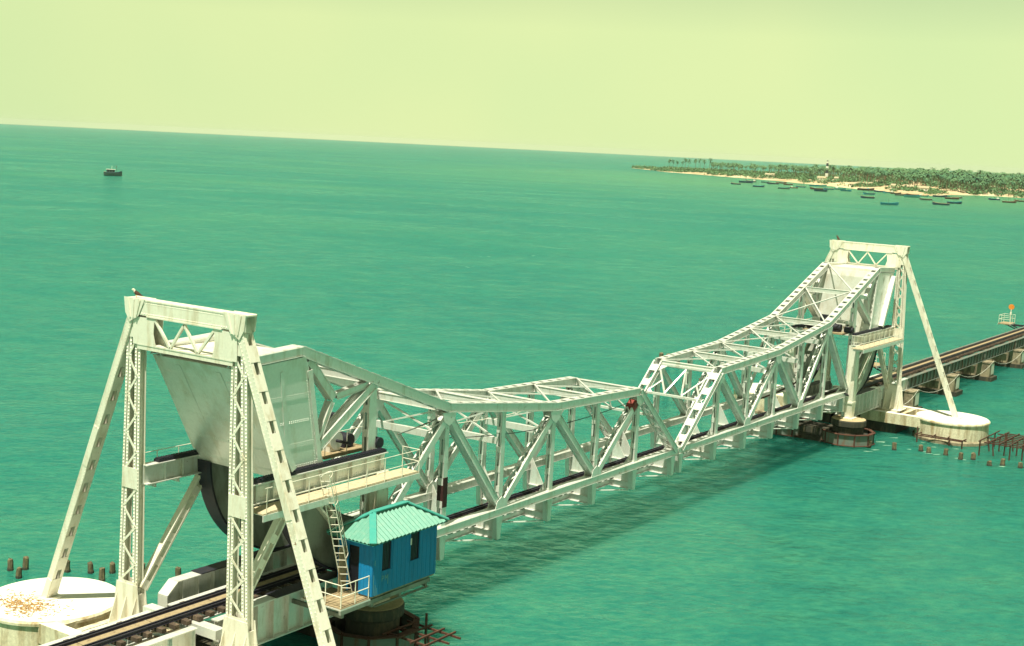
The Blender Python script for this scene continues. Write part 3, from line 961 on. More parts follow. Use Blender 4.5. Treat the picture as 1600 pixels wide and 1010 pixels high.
        for i in range(9):
            xx = s * (38.7 - i * 1.22)
            mb = MB(); mb.cyl((xx, y1, 3.95), (xx, y1, 5.02), .022, n=5); mb.build('railing_post', 'tower', wk)
        for zz_ in (4.48, 5.02):
            mb = MB(); mb.cyl((s * 38.8, y1, zz_), (s * 28.94, y1, zz_), .018, n=5); mb.cyl((s * 28.94, y0, zz_), (s * 28.94, y1, zz_), .018, n=5); mb.build('handrail', 'tower', wk)
        mb = MB(); mb.cyl((s * 28.94, y0, 3.95), (s * 28.94, y0, 5.02), .022, n=5); mb.build('railing_post', 'tower', wk)
    # cross beams that tie the rack girders at the front columns' heads
    mb = MB(); mb.bar((s * 39.4, COLY[0] + .5, -1.3), (s * 39.4, COLY[1] - .5, -1.3), 0.5, 0.4, side=(1, 0, 0)); mb.build('tie_beam', 'paint', tower)
    return tower

tower_a = build_tower(-1, 'cream white laced tower with raking legs in the left foreground')
tower_b = build_tower(1, 'cream white laced tower with raking legs at the far end of the lift span')

# ------------------------------------------------------------------ drive machinery inside the leaves
def machinery(s, label):
    t = thing('drive_machinery', (s * 31.6, HW / 2, 5.0), label, 'machinery', 'drives of the lift spans')
    mb = MB(); mb.box(s * 32.9, s * 29.9, .55, HW - .55, 4.82, 4.95)
    mb.build('platform', 'plank', t)
    for y in (.15, HW - .15):
        mb = MB(); mb.cyl((s * 30.1, y - .42, 5.28), (s * 30.1, y + .3, 5.28), .26, n=14); mb.build('pinion_cover', 'dark', t)
    for y in (1.0, 3.2):
        mb = MB(); mb.cyl((s * 30.7, y, 5.30), (s * 30.7, y + .75, 5.30), .30, n=14); mb.box(s * 30.4, s * 31.0, y + .1, y + .65, 4.95, 5.1); mb.build('motor', 'dark', t)
        mb = MB(); mb.box(s * 31.4, s * 32.1, y, y + .6, 4.95, 5.75); mb.cyl((s * 31.75, y - .1, 5.45), (s * 31.75, y + .7, 5.45), .42, n=16); mb.build('gear_case', 'paint', t)
    mb = MB(); mb.cyl((s * 31.75, .1, 5.45), (s * 31.75, HW - .1, 5.45), .07, n=8); mb.build('shaft', 'dark', t)
    mb = MB(); mb.box(s * 30.2, s * 30.6, 2.1, 2.7, 4.95, 6.3); mb.build('control_box', 'dark', t)
    mb = MB()
    for xx in (29.95, 31.4, 32.85):
        mb.cyl((s * xx, .6, 4.95), (s * xx, .6, 5.95), .02, n=5)
    mb.cyl((s * 29.95, .6, 5.95), (s * 32.85, .6, 5.95), .018, n=5)
    mb.build('guard_railing', 'tower', t)
machinery(-1, 'black motors and pale gear cases above the control cabin')
machinery(1, 'black motors and pale gear cases inside the far truss beside the far tower')

# ------------------------------------------------------------------ approach tracks and spans
def approach_track(x0, x1, label):
    t = thing('railway_track', (x0, HW / 2, -1.1), label, 'railway track', 'tracks of the approach viaduct')
    rail_pair(t, x0, x1, RAILZ)
    sleepers(t, x0, x1)
    k = int((x1 - x0) / 3.0)
    for i in range(k):
        a = x0 + (x1 - x0) * i / k; b = x0 + (x1 - x0) * (i + 1) / k
        mb = MB(); mb.box(a + .02, b - .02, HW / 2 - .26, HW / 2 + .26, RAILZ - .15, RAILZ - .105)
        mb.build('walk_plank', 'plank', t)
    return t
approach_track(-58.0, -31.05, 'dark railway track with tan walk planks passing under the near tower')
approach_track(31.05, 118.0, 'dark railway track with tan walk planks running off beyond the far tower')

STIFF = MB().box(-.012, .012, -.17, .17, 0, 1.0).mesh('stiffener', 'jacket')
STIFFW = MB().box(-.012, .012, -.17, .17, 0, 1.0).mesh('stiffener', 'paint')
def girder_span(x0, x1, label, mat='jacket'):
    t = thing('girder_span', ((x0 + x1) / 2, HW / 2, -2.1), label, 'bridge span', 'plate girder spans of the approach viaduct')
    for y in (.95, HW - .95):
        mb = MB()
        mb.box(x0 + .08, x1 - .08, y - .015, y + .015, -2.07, -1.09)
        for z_ in (-2.12, -1.09):
            mb.box(x0 + .08, x1 - .08, y - .2, y + .2, z_, z_ + .05)
        g = mb.build('girder', mat, t)
        k = max(3, int((x1 - x0) / 1.15))
        for i in range(k + 1):
            inst('stiffener', STIFFW if mat == 'paint' else STIFF, g, (x0 + .2 + (x1 - x0 - .4) * i / k, y, -2.07))
    for i in range(4):
        xx = x0 + .5 + (x1 - x0 - 1.0) * i / 3
        mb = MB(); mb.bar((xx, .95, -1.95), (xx, HW - .95, -1.25), 0.09, 0.09, side=(1, 0, 0)); mb.bar((xx + .1, HW - .95, -1.95), (xx + .1, .95, -1.25), 0.09, 0.09, side=(1, 0, 0))
        mb.build('cross_frame', mat, t)
    return t
PIERX = [49.0, 62.1, 75.2, 88.4, 101.5, 114.6]
ordn = ['first', 'second', 'third', 'fourth', 'fifth', 'sixth']
girder_span(-39.0, -31.2, 'short white plate girder span between the near tower columns', 'paint')
girder_span(-52.2, -39.9, 'white plate girder span at the bottom left edge under the track', 'paint')
girder_span(31.2, 39.0, 'short white plate girder span between the far tower columns', 'paint')
girder_span(39.9, PIERX[0], 'grey plate girder span just behind the far tower', 'paint')
for i in range(5):
    girder_span(PIERX[i], PIERX[i + 1], 'grey plate girder span, %s after the one just behind the far tower' % ordn[i])
for i, px in enumerate(PIERX):
    t = thing('viaduct_pier', (px, HW / 2, ZW), '%s square concrete pier of the viaduct behind the far tower' % ordn[i], 'pier', 'piers of the approach viaduct')
    mb = MB(); mb.box(px - .85, px + .85, -.1, HW + .1, -3.75, -2.25); mb.build('shaft', 'oldcon', t)
    mb = MB(); mb.box(px - .9, px + .9, -.15, HW + .15, -2.26, -2.13); mb.build('cap', 'oldcon', t)
    mb = MB(); mb.box(px - 1.15, px + 1.15, -.45, HW + .45, -5.2, -3.75); mb.build('footing', 'tide', t)
    mb = MB(); mb.box(px - .25, px + .80, -.125, -.11, -3.55, -2.4); mb.build('whitewash_patch', 'white', t)
def cable():
    mb = MB()
    pts = []
    xs_ = [41.0] + PIERX
    for a, b in zip(xs_, xs_[1:]):
        for i in range(8):
            f = i / 8; pts.append((a + (b - a) * f, -.25, -2.0 - 0.9 * 4 * f * (1 - f)))
    mb.tube(pts, .016, 5)
    tag(mb.build('hanging_cable', 'white'), 'pale cable sagging from pier to pier beside the viaduct', 'cable')
cable()

# ------------------------------------------------------------------ concrete piers of the towers
def tower_pier(s, k, label, litter=False):
    """s: which tower, k: +1 far side of the track, -1 camera side"""
    yc = HW / 2 + k * 8.65
    xc = s * XT
    t = thing('concrete_pier', (xc, yc, ZW), label, 'pier', 'whitewashed piers under the raking legs')
    mb = MB(); mb.lathe((xc, yc, 0), [(3.12, -5.4), (3.12, -4.0), (3.05, -3.92), (3.0, -2.62), (3.1, -2.55), (3.1, -2.44), (3.02, -2.36)], 56)
    mb.build('drum', 'concrete', t)
    MB().lathe((xc, yc, 0), [(3.20, -5.0), (3.20, -3.98), (3.11, -3.90)], 56).build('tide_band', 'oldcon', t)
    y0 = HW / 2 + k * 1.3; y1 = HW / 2 + k * 6.6
    for xa, xb in ((xc - 2.25, xc - 1.65), (xc + 1.65, xc + 2.25)):
        MB().box(xa, xb, min(y0, y1), max(y0, y1), -3.3, -2.40).build('side_wall', 'concrete', t)
    MB().box(xc - 1.65, xc + 1.65, min(y0, y1), max(y0, y1), -3.28, -3.12).build('pocket_floor', 'oldcon', t)
    for ya, w in ((HW / 2 + k * 3.0, 2.2), (HW / 2 + k * 4.75, .35), (HW / 2 + k * 5.9, .4)):
        MB().box(xc - 1.648, xc + 1.648, ya - w / 2, ya + w / 2, -3.12, -2.44).build('cross_wall', 'concrete', t)
    MB().box(xc - 1.9, xc + 1.9, HW / 2 + k * 3.0 - 1.4, HW / 2 + k * 3.0 + 1.4, -5.4, -3.28).build('well_shaft', 'tide', t)
    MB().lathe((xc, yc, 0), [(3.0, -2.362), (3.0, -2.35), (2.97, -2.346)], 56).build('limewash_top', 'white', t)
    ylo, yhi = min(y0, y1), max(y0, y1)
    for xa, xb in ((xc - 2.24, xc - 1.66), (xc + 1.66, xc + 2.24)):
        MB().box(xa, xb, ylo + .01, yhi - .01, -2.402, -2.392).build('limewash_top', 'white', t)
    if litter:
        random.seed(3)
        mb = MB()
        for i in range(420):
            a = random.gauss(0, 1); b = random.gauss(0, 1)
            px_, py_ = xc - 1.35 + a * .55, yc + .1 + b * .85
            if (px_ - xc) ** 2 + (py_ - yc) ** 2 > 2.8 ** 2: continue
            ang = random.uniform(0, 3.14); L = random.uniform(.06, .22)
            mb.bar((px_, py_, -2.337), (px_ + L * math.cos(ang), py_ + L * math.sin(ang), -2.327), .03, .02, side=(-math.sin(ang), math.cos(ang), 0))
        o = mb.build('straw_litter', 'litter')
        tag(o, 'dry straw litter scattered over the white pier top at the left edge', 'litter', kind='stuff')
    return t
tower_pier(-1, 1, 'whitewashed round pier with pockets under the left raking leg of the near tower', True)
tower_pier(-1, -1, 'whitewashed round pier under the right raking leg of the near tower')
tower_pier(1, 1, 'whitewashed round pier on the far side of the track at the far tower')
tower_pier(1, -1, 'whitewashed round pier under the right raking leg of the far tower')

def front_pier(s, y, label):
    xc = s * 30.35
    t = thing('drum_pier', (xc, y, ZW), label, 'pier', 'round drum piers under the front columns')
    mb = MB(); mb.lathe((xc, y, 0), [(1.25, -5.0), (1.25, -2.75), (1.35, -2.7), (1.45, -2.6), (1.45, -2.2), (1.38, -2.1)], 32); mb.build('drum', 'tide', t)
    mb = MB(); mb.lathe((xc, y, 0), [(1.40, -2.11), (1.36, -2.085)], 32); mb.build('cap', 'drumtop', t)
    n = 10                                     # steel fender ring of plates with flanged edges
    for i in range(n):
        a0, a1 = 2 * math.pi * i / n, 2 * math.pi * (i + 1) / n
        def pp(a, r, z): return Vector((xc + r * math.cos(a), y + r * math.sin(a), z))
        mb = MB(); mb.bar((pp(a0, 2.1, -3.55) + pp(a1, 2.1, -3.55)) / 2 + Vector((0, 0, -.45)), (pp(a0, 2.1, -3.55) + pp(a1, 2.1, -3.55)) / 2 + Vector((0, 0, .42)), (pp(a0, 2.1, 0) - pp(a1, 2.1, 0)).length * .97, 0.04, side=(pp(a1, 1, 0) - pp(a0, 1, 0)))
        mb.build('fender_plate', 'jacket', t)
        for zz, w in ((-3.12, .30), (-4.02, .34)):
            mb = MB(); mb.bar(pp(a0, 2.12, zz), pp(a1, 2.12, zz), w, 0.05, side=(math.cos((a0 + a1) / 2), math.sin((a0 + a1) / 2), 0)); mb.build('fender_rim', 'rust', t)
        mb = MB(); mb.bar(pp(a0, 2.1, -4.1), pp(a0, 2.1, -3.05), .12, .12, side=(math.cos(a0), math.sin(a0), 0)); mb.build('fender_rib', 'rust', t)
    return t
front_pier(-1, COLY[0], 'dark drum pier in the shade beneath the blue cabin')
front_pier(-1, COLY[1], 'dark drum pier under the far front column of the near tower')
front_pier(1, COLY[0], 'ochre topped drum pier in a steel fender ring at the far tower')
front_pier(1, COLY[1], 'dark drum pier behind the track at the far tower')

for s_, where in ((-1, 'near'), (1, 'far')):
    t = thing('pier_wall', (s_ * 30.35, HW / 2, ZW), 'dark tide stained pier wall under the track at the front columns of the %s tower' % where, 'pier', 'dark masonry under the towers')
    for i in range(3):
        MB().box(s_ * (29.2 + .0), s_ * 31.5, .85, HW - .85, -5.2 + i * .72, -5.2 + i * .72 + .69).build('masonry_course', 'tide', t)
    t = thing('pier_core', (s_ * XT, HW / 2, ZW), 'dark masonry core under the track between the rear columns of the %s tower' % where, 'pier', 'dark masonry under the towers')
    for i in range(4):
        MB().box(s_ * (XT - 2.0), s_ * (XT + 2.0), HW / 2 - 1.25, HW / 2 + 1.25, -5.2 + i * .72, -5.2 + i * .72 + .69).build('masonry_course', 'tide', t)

# ------------------------------------------------------------------ control cabin
def build_cabin():
    x0, x1, y0, y1, z0, z1 = -33.6, -29.15, -3.0, -1.05, -0.48, 2.02
    t = thing('control_cabin', ((x0 + x1) / 2, (y0 + y1) / 2, z0), 'blue board control cabin with turquoise sheet roof beside the near tower', 'cabin')
    # walls as single boards with grooves between them
    def boards(nm, p, q, w, za, zb, skip=()):
        p, q = V3(p), V3(q); L = (q - p).length; k = round(L / w); d = (q - p) / k
        nrm = Vector((d.y, -d.x, 0)).normalized()
        for i in range(k):
            f = (i + .5) / k * L
            segs = [(za, zb)]
            for (fa, fb, sa, sb) in skip:
                if fa < f < fb:
                    segs = [(za, sa), (sb, zb)]
            for a_, b_ in segs:
                if b_ - a_ < .05: continue
                c = p + d * (i + .5)
                mb = MB(); mb.bar((c.x, c.y, a_), (c.x, c.y, b_), d.length * .93, .035 + (i % 2) * .012, side=d)
                mb.build(nm, 'blue', t)
    boards('wall_board', (x0, y0, 0), (x1, y0, 0), .148, z0, z1, [(.55, 1.27, z0 + .95, z1 - .18), (2.5, 3.24, z0 + .95, z1 - .18)])
    boards('wall_board', (x0, y1, 0), (x0, y0, 0), .15, z0, z1, [(.62, 1.25, z0, z1 - .42)])
    boards('wall_board', (x1, y0, 0), (x1, y1, 0), .15, z0, z1)
    boards('wall_board', (x1, y1, 0), (x0, y1, 0), .15, z0, z1)
    mb = MB(); mb.box(x0 + .04, x1 - .04, y0 + .04, y1 - .04, z0 - .08, z0 - .02); mb.build('floor', 'plank', t)
    for fa, fb in ((.55, 1.27), (2.5, 3.24)):
        mb = MB()
        za, zb = z0 + .95, z1 - .18
        for a, b, c, d in ((fa - .02, fa + .05, za, zb), (fb - .05, fb + .02, za, zb), (fa, fb, za - .02, za + .05), (fa, fb, zb - .05, zb + .02)):
            mb.box(x0 + a, x0 + b, y0 - .035, y0 + .03, c, d)
        w = mb.build('window', 'blue' if fa < 1 else 'blue', t)
        mb = MB(); mb.box(x0 + fa + .03, x0 + fb - .03, y0 + .035, y0 + .05, za, zb); mb.build('pane', 'glass', w)
        for i in range(6):
            xx = x0 + fa + .1 + i * (fb - fa - .2) / 5
            mb = MB(); mb.cyl((xx, y0, za), (xx, y0, zb), .011, n=5); mb.build('window_bar', 'rail', w)
    mb = MB(); mb.box(x0 + 2.52, x0 + 2.60, y0 - .05, y0 - .036, z0 + 1.75, z0 + 2.05); mb.build('paper_notice', 'white', t)
    # doorway with the leaf standing open inside
    mb = MB(); mb.box(x0 + .06, x0 + .08, y1 - 1.25, y1 - .62, z0, z1 - .42); mb.build('doorway', 'glass', t)
    mb = MB(); mb.box(x0 - .03, x0 + .03, y1 - .60, y1 - .55, z0, z1 - .40); mb.box(x0 - .03, x0 + .03, y1 - 1.30, y1 - 1.25, z0, z1 - .40); mb.box(x0 - .03, x0 + .03, y1 - 1.30, y1 - .55, z1 - .42, z1 - .36); mb.build('door_frame', 'blue', t)
    mb = MB(); mb.bar((x0 - .32, y1 - .55, z0 + .02), (x0 - .32, y1 - .55, z1 - .5), .60, .03, side=(1, .12, 0)); mb.build('door', 'plank', t)
    # hip roof in corrugated sheets
    ex, ey = .42, .34
    A = Vector((x0 - ex, y0 - ey, z1 - .05)); B_ = Vector((x1 + ex, y0 - ey, z1 - .05)); C_ = Vector((x1 + ex, y1 + ey, z1 - .05)); D_ = Vector((x0 - ex, y1 + ey, z1 - .05))
    my = (y0 + y1) / 2; zr = z1 + .80
    E_ = Vector((x0 + 1.05, my, zr)); F_ = Vector((x1 - 1.05, my, zr))
    def sheet(a, b, c, d, count):
        # ribbed surface between eave a-b and ridge d-c
        nrm = (b - a).cross(d - a).normalized()
        if nrm.z < 0: nrm = -nrm
        ed = (b - a).normalized(); L = (b - a).length
        up_ = (((c + d) / 2 - (a + b) / 2)); up_ = up_ - ed * up_.dot(ed)
        ta = (d - a).dot(ed); tb = (c - a).dot(ed)
        def top(f):                       # how far up the sheet a rib at f metres reaches
            if f < ta: return f / ta
            if f > tb: return (L - f) / (L - tb)
            return 1.0
        w = L / count
        for i in range(count):
            f0, f1 = i * w, (i + 1) * w
            mb = MB()
            sub = 4
            for j in range(sub):
                g0, g1 = f0 + w * j / sub, f0 + w * (j + 1) / sub
                h0 = .060 if j % 2 == 0 else -.015; h1 = .060 if (j + 1) % 2 == 0 else -.015
                p0 = a + ed * g0 + nrm * h0; p1 = a + ed * g1 + nrm * h1
                q0 = a + ed * g0 + up_ * top(g0) + nrm * h0; q1 = a + ed * g1 + up_ * top(g1) + nrm * h1
                dn = -nrm * .012
                mb.add([p0, p1, q1, q0, p0 + dn, p1 + dn, q1 + dn, q0 + dn], [(0, 1, 2, 3), (4, 7, 6, 5), (0, 4, 5, 1), (1, 5, 6, 2), (2, 6, 7, 3), (3, 7, 4, 0)])
            mb.build('roof_sheet', 'roof', roof)
    mb = MB()
    mb.add([A, B_, C_, D_, E_, F_], [(0, 3, 2, 1), (0, 1, 5, 4), (2, 3, 4, 5), (3, 0, 4), (1, 2, 5)])
    for i in range(len(mb.v)): mb.v[i] = (mb.v[i][0], mb.v[i][1], mb.v[i][2] - .05)
    roof = mb.build('roof', 'ridge', t)
    sheet(A, B_, F_, E_, 10); sheet(C_, D_, E_, F_, 10)
    sheet(D_, A, E_, E_, 6); sheet(B_, C_, F_, F_, 6)
    for a, b in ((E_, F_), (A, E_), (D_, E_), (B_, F_), (C_, F_)):
        mb = MB(); mb.bar(a + Vector((0, 0, .075)), b + Vector((0, 0, .075)), .30, .05, side=(b - a).cross(Vector((0, 0, 1)))); mb.build('ridge_cap', 'ridge', roof)
    # platform in front of the door and the beams that carry the cabin
    pf = MB(); pf.box(x0 - 1.9, x0, y0 + .05, y1 + .35, z0 - .16, z0 - .10)
    plat = pf.build('platform', 'paint', t)
    for i in range(9):
        yy = y0 + .17 + i * .245
        mb = MB(); mb.box(x0 - 1.88, x0 - .05, yy - .105, yy + .105, z0 - .10, z0 - .055); mb.build('plank', 'plank', plat)
    mb = MB()
    for yy in (y0 + .1, y1 - .1):
        mb.box(x0 - 1.9, x1 - .3, yy - .06, yy + .06, z0 - .34, z0 - .16)
    for xx in (x0 - 1.7, x0 + .2, x0 + 2.1, x1 - .5):
        mb.box(xx - .06, xx + .06, y0 + .1, .0, z0 - .52, z0 - .34)
    mb.build('carrying_beam', 'segment', t)  # shade under the cabin put into the beam colour
    mb = MB(); mb.cyl((x0 + .5, y0 + .25, z0 - .62), (x1 - .4, y0 + .1, z0 - .55), .05, n=6); mb.build('conduit', 'jacket', t)
    # railing of the platform
    for px_, py_ in ((x0 - 1.85, y0 + .1), (x0 - .95, y0 + .1), (x0 - .08, y0 + .1), (x0 - 1.85, y1 + .2), (x0 - 1.85, (y0 + y1) / 2)):
        mb = MB(); mb.cyl((px_, py_, z0 - .2), (px_, py_, z0 + .95), .025, n=6); mb.build('railing_post', 'tower', plat)
    for zz in (.42, .93):
        mb = MB(); mb.cyl((x0 - 1.85, y0 + .1, z0 + zz), (x0 - .06, y0 + .1, z0 + zz), .022, n=6); mb.build('handrail', 'tower', plat)
        mb = MB(); mb.cyl((x0 - 1.85, y0 + .1, z0 + zz), (x0 - 1.85, y1 + .2, z0 + zz), .022, n=6); mb.build('handrail', 'tower', plat)
    # pale paint runs and brushed letters on the river wall
    mb = MB()
    yy = y0 - .045
    for xx, za, zb in ((x0 + .06, .05, .95), (x0 + .17, .0, .50), (x0 + .26, .0, .35), (x0 + .12, 1.35, 1.6)):
        mb.box(xx - .012, xx + .012, yy - .004, yy, z0 + za, z0 + zb)
    mb.build('paint_runs', 'chalk', t)
    lt = MB()
    def stroke(ax, az, bx, bz): lt.bar((x0 + ax, yy, z0 + az), (x0 + bx, yy, z0 + bz), .004, .03)
    stroke(.62, .55, .62, .80); stroke(.62, .79, .74, .77); stroke(.74, .77, .74, .68); stroke(.74, .68, .63, .66)
    stroke(.84, .55, .85, .80); stroke(.85, .80, .93, .62); stroke(.93, .62, 1.01, .80); stroke(1.01, .80, 1.02, .35)
    lt.build('brushed_letters', 'chalk', t)
build_cabin()

def build_ladder():
    t = thing('ladder', (-33.9, -1.55, -0.8), 'pale steel ladder with safety hoops leaning from the cabin platform to the walkway', 'ladder')
    a = Vector((-35.35, -1.68, 4.95)); b = Vector((-33.75, -1.85, -0.77))
    d = (b - a).normalized()
    side = Vector((0, 1, 0)); side = Vector((.35, -.94, 0)); side = (side - d * side.dot(d)).normalized()
    nrm = d.cross(side)
    if nrm.x < 0: nrm = -nrm
    for k in (-1, 1):
        mb = MB(); mb.bar(a + side * (k * .22), b + side * (k * .22), .03, .05, side=side); mb.build('stile', 'tower', t)
    L = (b - a).length; n = 17
    for i in range(n):
        c = a.lerp(b, (i + .8) / (n + .3))
        mb = MB(); mb.cyl(c - side * .22, c + side * .22, .016, n=6); mb.build('rung', 'tower', t)
    for i in range(4):
        c = a.lerp(b, .02 + i * .215)
        pts = [c + side * (.24 * math.cos(f)) + nrm * (.62 * math.sin(f)) for f in [math.pi * j / 8 for j in range(9)]]
        mb = MB(); mb.tube(pts, .016, 5); mb.build('hoop', 'tower', t)
    for f in (.25, .5, .75):
        off = side * (.24 * math.cos(math.pi * f)) + nrm * (.62 * math.sin(math.pi * f))
        mb = MB(); mb.tube([a.lerp(b, .02) + off, a.lerp(b, .665) + off], .014, 5); mb.build('cage_strip', 'tower', t)
build_ladder()

# ------------------------------------------------------------------ rusty staging, piles, cables, platforms
def staging(name, label, xs_, ys_, z, skip=lambda i, j: False, piles=True, r=.055):
    t = thing(name, ((xs_[0] + xs_[-1]) / 2, (ys_[0] + ys_[-1]) / 2, ZW), label, 'staging', 'rusted steel stagings')
    for i, xx in enumerate(xs_):
        mb = MB(); mb.bar((xx, ys_[0] - .3 + random.uniform(-.3, .3), z), (xx + random.uniform(-.15, .15), ys_[-1] + random.uniform(-.2, .5), z), .07, .09, side=(1, 0, 0)); mb.build('cross_rail', 'rust', t)
    for j, yy in enumerate(ys_):
        mb = MB(); mb.bar((xs_[0] - .4, yy, z + .10), (xs_[-1] + .3, yy + random.uniform(-.15, .15), z + .10), .07, .08); mb.build('long_rail', 'rust', t)
    for i, xx in enumerate(xs_):
        for j, yy in enumerate(ys_):
            if (i + 2 * j) % 3 == 0:
                lean = (random.uniform(-.3, .3), random.uniform(-.3, .3)) if random.random() < .4 else (0, 0)
                top = z + (random.choice((.05, .05, .7)))
                mb = MB(); mb.cyl((xx + lean[0], yy + lean[1], ZW - .6), (xx, yy, top), .06, n=6); mb.build('pile', 'rust', t)
    return t
random.seed(11)
staging('rusted_staging', 'rusty steel staging grid standing in the water right of the far round pier', [34.2 + .75 * i for i in range(8)], [-10.2 - .8 * j for j in range(12)], -3.05)
staging('rusted_staging', 'dark rusty staging in the water under the cabin at the bottom edge', [-31.0, -30.1, -29.25], [-4.2, -3.5, -2.7, -1.9], -3.15)
staging('rusted_staging', 'low rusty staging along the front of the far round pier', [35.6, 36.1], [-8.4, -7.2, -6.0, -4.6], -3.6)

STUMPS = []
def stump(x, y, label, group, h=.75, r=.22):
    t = thing('pile_stump', (x, y, ZW), label, 'pile', group)
    mb = MB()
    n = 8; rows = []
    tilt = (random.uniform(-.06, .06), random.uniform(-.06, .06))
    prof = [(-.8, r * 1.05), (0, r), (h * .6, r * random.uniform(.92, 1.05)), (h, r * .95), (h + .05, r * .55)]
    vs = []; fs = []
    for z_, rr in prof:
        for k in range(n):
            a = 2 * math.pi * k / n
            q = rr * random.uniform(.9, 1.1)
            vs.append((x + q * math.cos(a) + tilt[0] * z_, y + q * math.sin(a) + tilt[1] * z_, ZW + z_ + (random.uniform(-.05, .05) if z_ > .5 * h else 0)))
    for i in range(len(prof) - 1):
        for k in range(n):
            fs.append((i * n + k, i * n + (k + 1) % n, (i + 1) * n + (k + 1) % n, (i + 1) * n + k))
    fs.append(tuple(range(len(vs) - n, len(vs))))
    mb.add(vs, fs); mb.build('shaft', 'stump', t)
    mb = MB(); mb.lathe((x, y, ZW), [(r * 1.12, -.3), (r * 1.12, .10), (r * 1.02, .14)], 8); mb.build('tide_band', 'tide', t)

LEFTS = [(-35.0, 20.3), (-35.45, 18.95), (-34.4, 19.87), (-33.2, 18.0), (-32.5, 17.0), (-32.9, 15.6), (-31.75, 16.2), (-30.9, 14.9), (-30.2, 12.9)]
for i, (a, b) in enumerate(LEFTS):
    stump(a, b, '%s timber stump from the left in the row beyond the near round pier' % (ordn + ['seventh', 'eighth', 'ninth'])[i], 'timber stumps beyond the near tower', random.uniform(.48, .66), .15)
RIGHTS = [(32.3, -2.0), (33.0, -3.9), (34.3, -5.7), (34.1, -6.4), (34.4, -7.7), (33.7, -9.1), (34.4, -9.9), (33.2, -11.5), (34.0, -12.3), (34.3, -13.6)]
for i, (a, b) in enumerate(RIGHTS):
    stump(a - 2.2, b - .4, '%s timber stump from the left in the row in front of the far round pier' % (ordn + ['seventh', 'eighth', 'ninth', 'tenth'])[i], 'timber stumps before the far tower', random.uniform(.35, .6), .19)
for i, (a, b) in enumerate([(40.5, 22.0), (43.0, 21.3), (44.6, 20.3), (43.6, 24.5), (56.0, 31.0), (56.6, 30.4), (57.4, 29.6)]):
    stump(a, b, '%s timber stump from the left seen through the trusses behind the centre joint' % ['fourth', 'fifth', 'seventh', 'sixth', 'first', 'second', 'third'][i], 'timber stumps behind the joint', random.uniform(.7, 1.0), .26)

def refuge(name, x, y, label, lamp=False):
    t = thing(name, (x, y, -1.0), label, 'platform', 'trackside refuge platforms')
    mb = MB(); mb.box(x - 1.3, x + 1.3, y - .75, y + .75, -1.0, -.9)
    mb.build('deck', 'plank', t)
    for e in (-1, 1): MB().box(x - 1.3, x + 1.3, y + e * .76 - .02, y + e * .76 + .02, -1.12, -.9).build('edge_beam', 'paint', t)
    for px_, py_ in ((-1.25, -.7), (0, -.7), (1.25, -.7), (-1.25, .7), (0, .7), (1.25, .7)):
        mb = MB(); mb.cyl((x + px_, y + py_, -.9), (x + px_, y + py_, .15), .03, n=5); mb.build('railing_post', 'tower', t)
    for zz in (-.35, .15):
        for a, b in (((-1.25, .7), (1.25, .7)), ((-1.25, -.7), (-1.25, .7)), ((1.25, -.7), (1.25, .7))):
            mb = MB(); mb.cyl((x + a[0], y + a[1], zz), (x + b[0], y + b[1], zz), .026, n=5); mb.build('handrail', 'tower', t)
    mb = MB()
    for px_ in (-.6, .6):
        mb.bar((x + px_, y, -1.0), (x + px_, HW - .9, -2.0), .12, .12, side=(1, 0, 0)); mb.bar((x + px_, HW - .9, -1.1), (x + px_, y, -1.08), .12, .12, side=(1, 0, 0))
    mb.build('bracket', 'dark', t)
refuge('refuge_platform', 105.0, 6.2, 'railed refuge platform beside the track at the right edge')
refuge('refuge_platform', 54.0, 6.0, 'railed refuge platform seen behind the far tower column')
t_ = thing('trackside_signal', (105.9, 6.0, -.9), 'round orange signal disc on a white post on the refuge platform', 'signal')
mb = MB(); mb.cyl((105.9, 6.0, -.9), (105.9, 6.0, .9), .06, n=8); mb.build('post', 'white', t_)
mb = MB(); mb.cyl((105.85, 5.98, 1.15), (105.95, 6.02, 1.15), .36, n=20); mb.build('disc', 'orange', t_)
mb = MB(); mb.box(105.8, 106.0, 5.9, 6.1, .1, .45); mb.build('junction_box', 'tower', t_)

def sag(name, pts, mat, r, label, cat='cable'):
    mb = MB(); mb.tube(pts, r, 5); tag(mb.build(name, mat), label, cat)
def sagline(a, b, dz, n=8):
    a, b = V3(a), V3(b)
    return [tuple(a.lerp(b, i / n) - Vector((0, 0, dz * 4 * (i / n) * (1 - i / n)))) for i in range(n + 1)]
sag('rusted_pipe', sagline((12.0, .55, 1.55), (22.6, .55, 2.2), .25), 'rust', .07, 'rusty sagging pipe hung along the inside of the far truss', 'pipe')
sag('service_wire', sagline((-29.2, -.55, 5.6), (-24.7, .3, 5.7), .05), 'jacket', .035, 'thin grey wire from the walkway end to the near truss post')
sag('service_wire', sagline((-24.8, .35, 4.6), (-5.8, .35, 3.9), .55, 14), 'dark', .022, 'thin black wire slung along the near truss below its top chord')
sag('service_wire', sagline((-24.8, HW - .35, 4.4), (-5.8, HW - .35, 3.7), .45, 14), 'tower', .026, 'thin pale wire slung along the rear truss below its top chord')

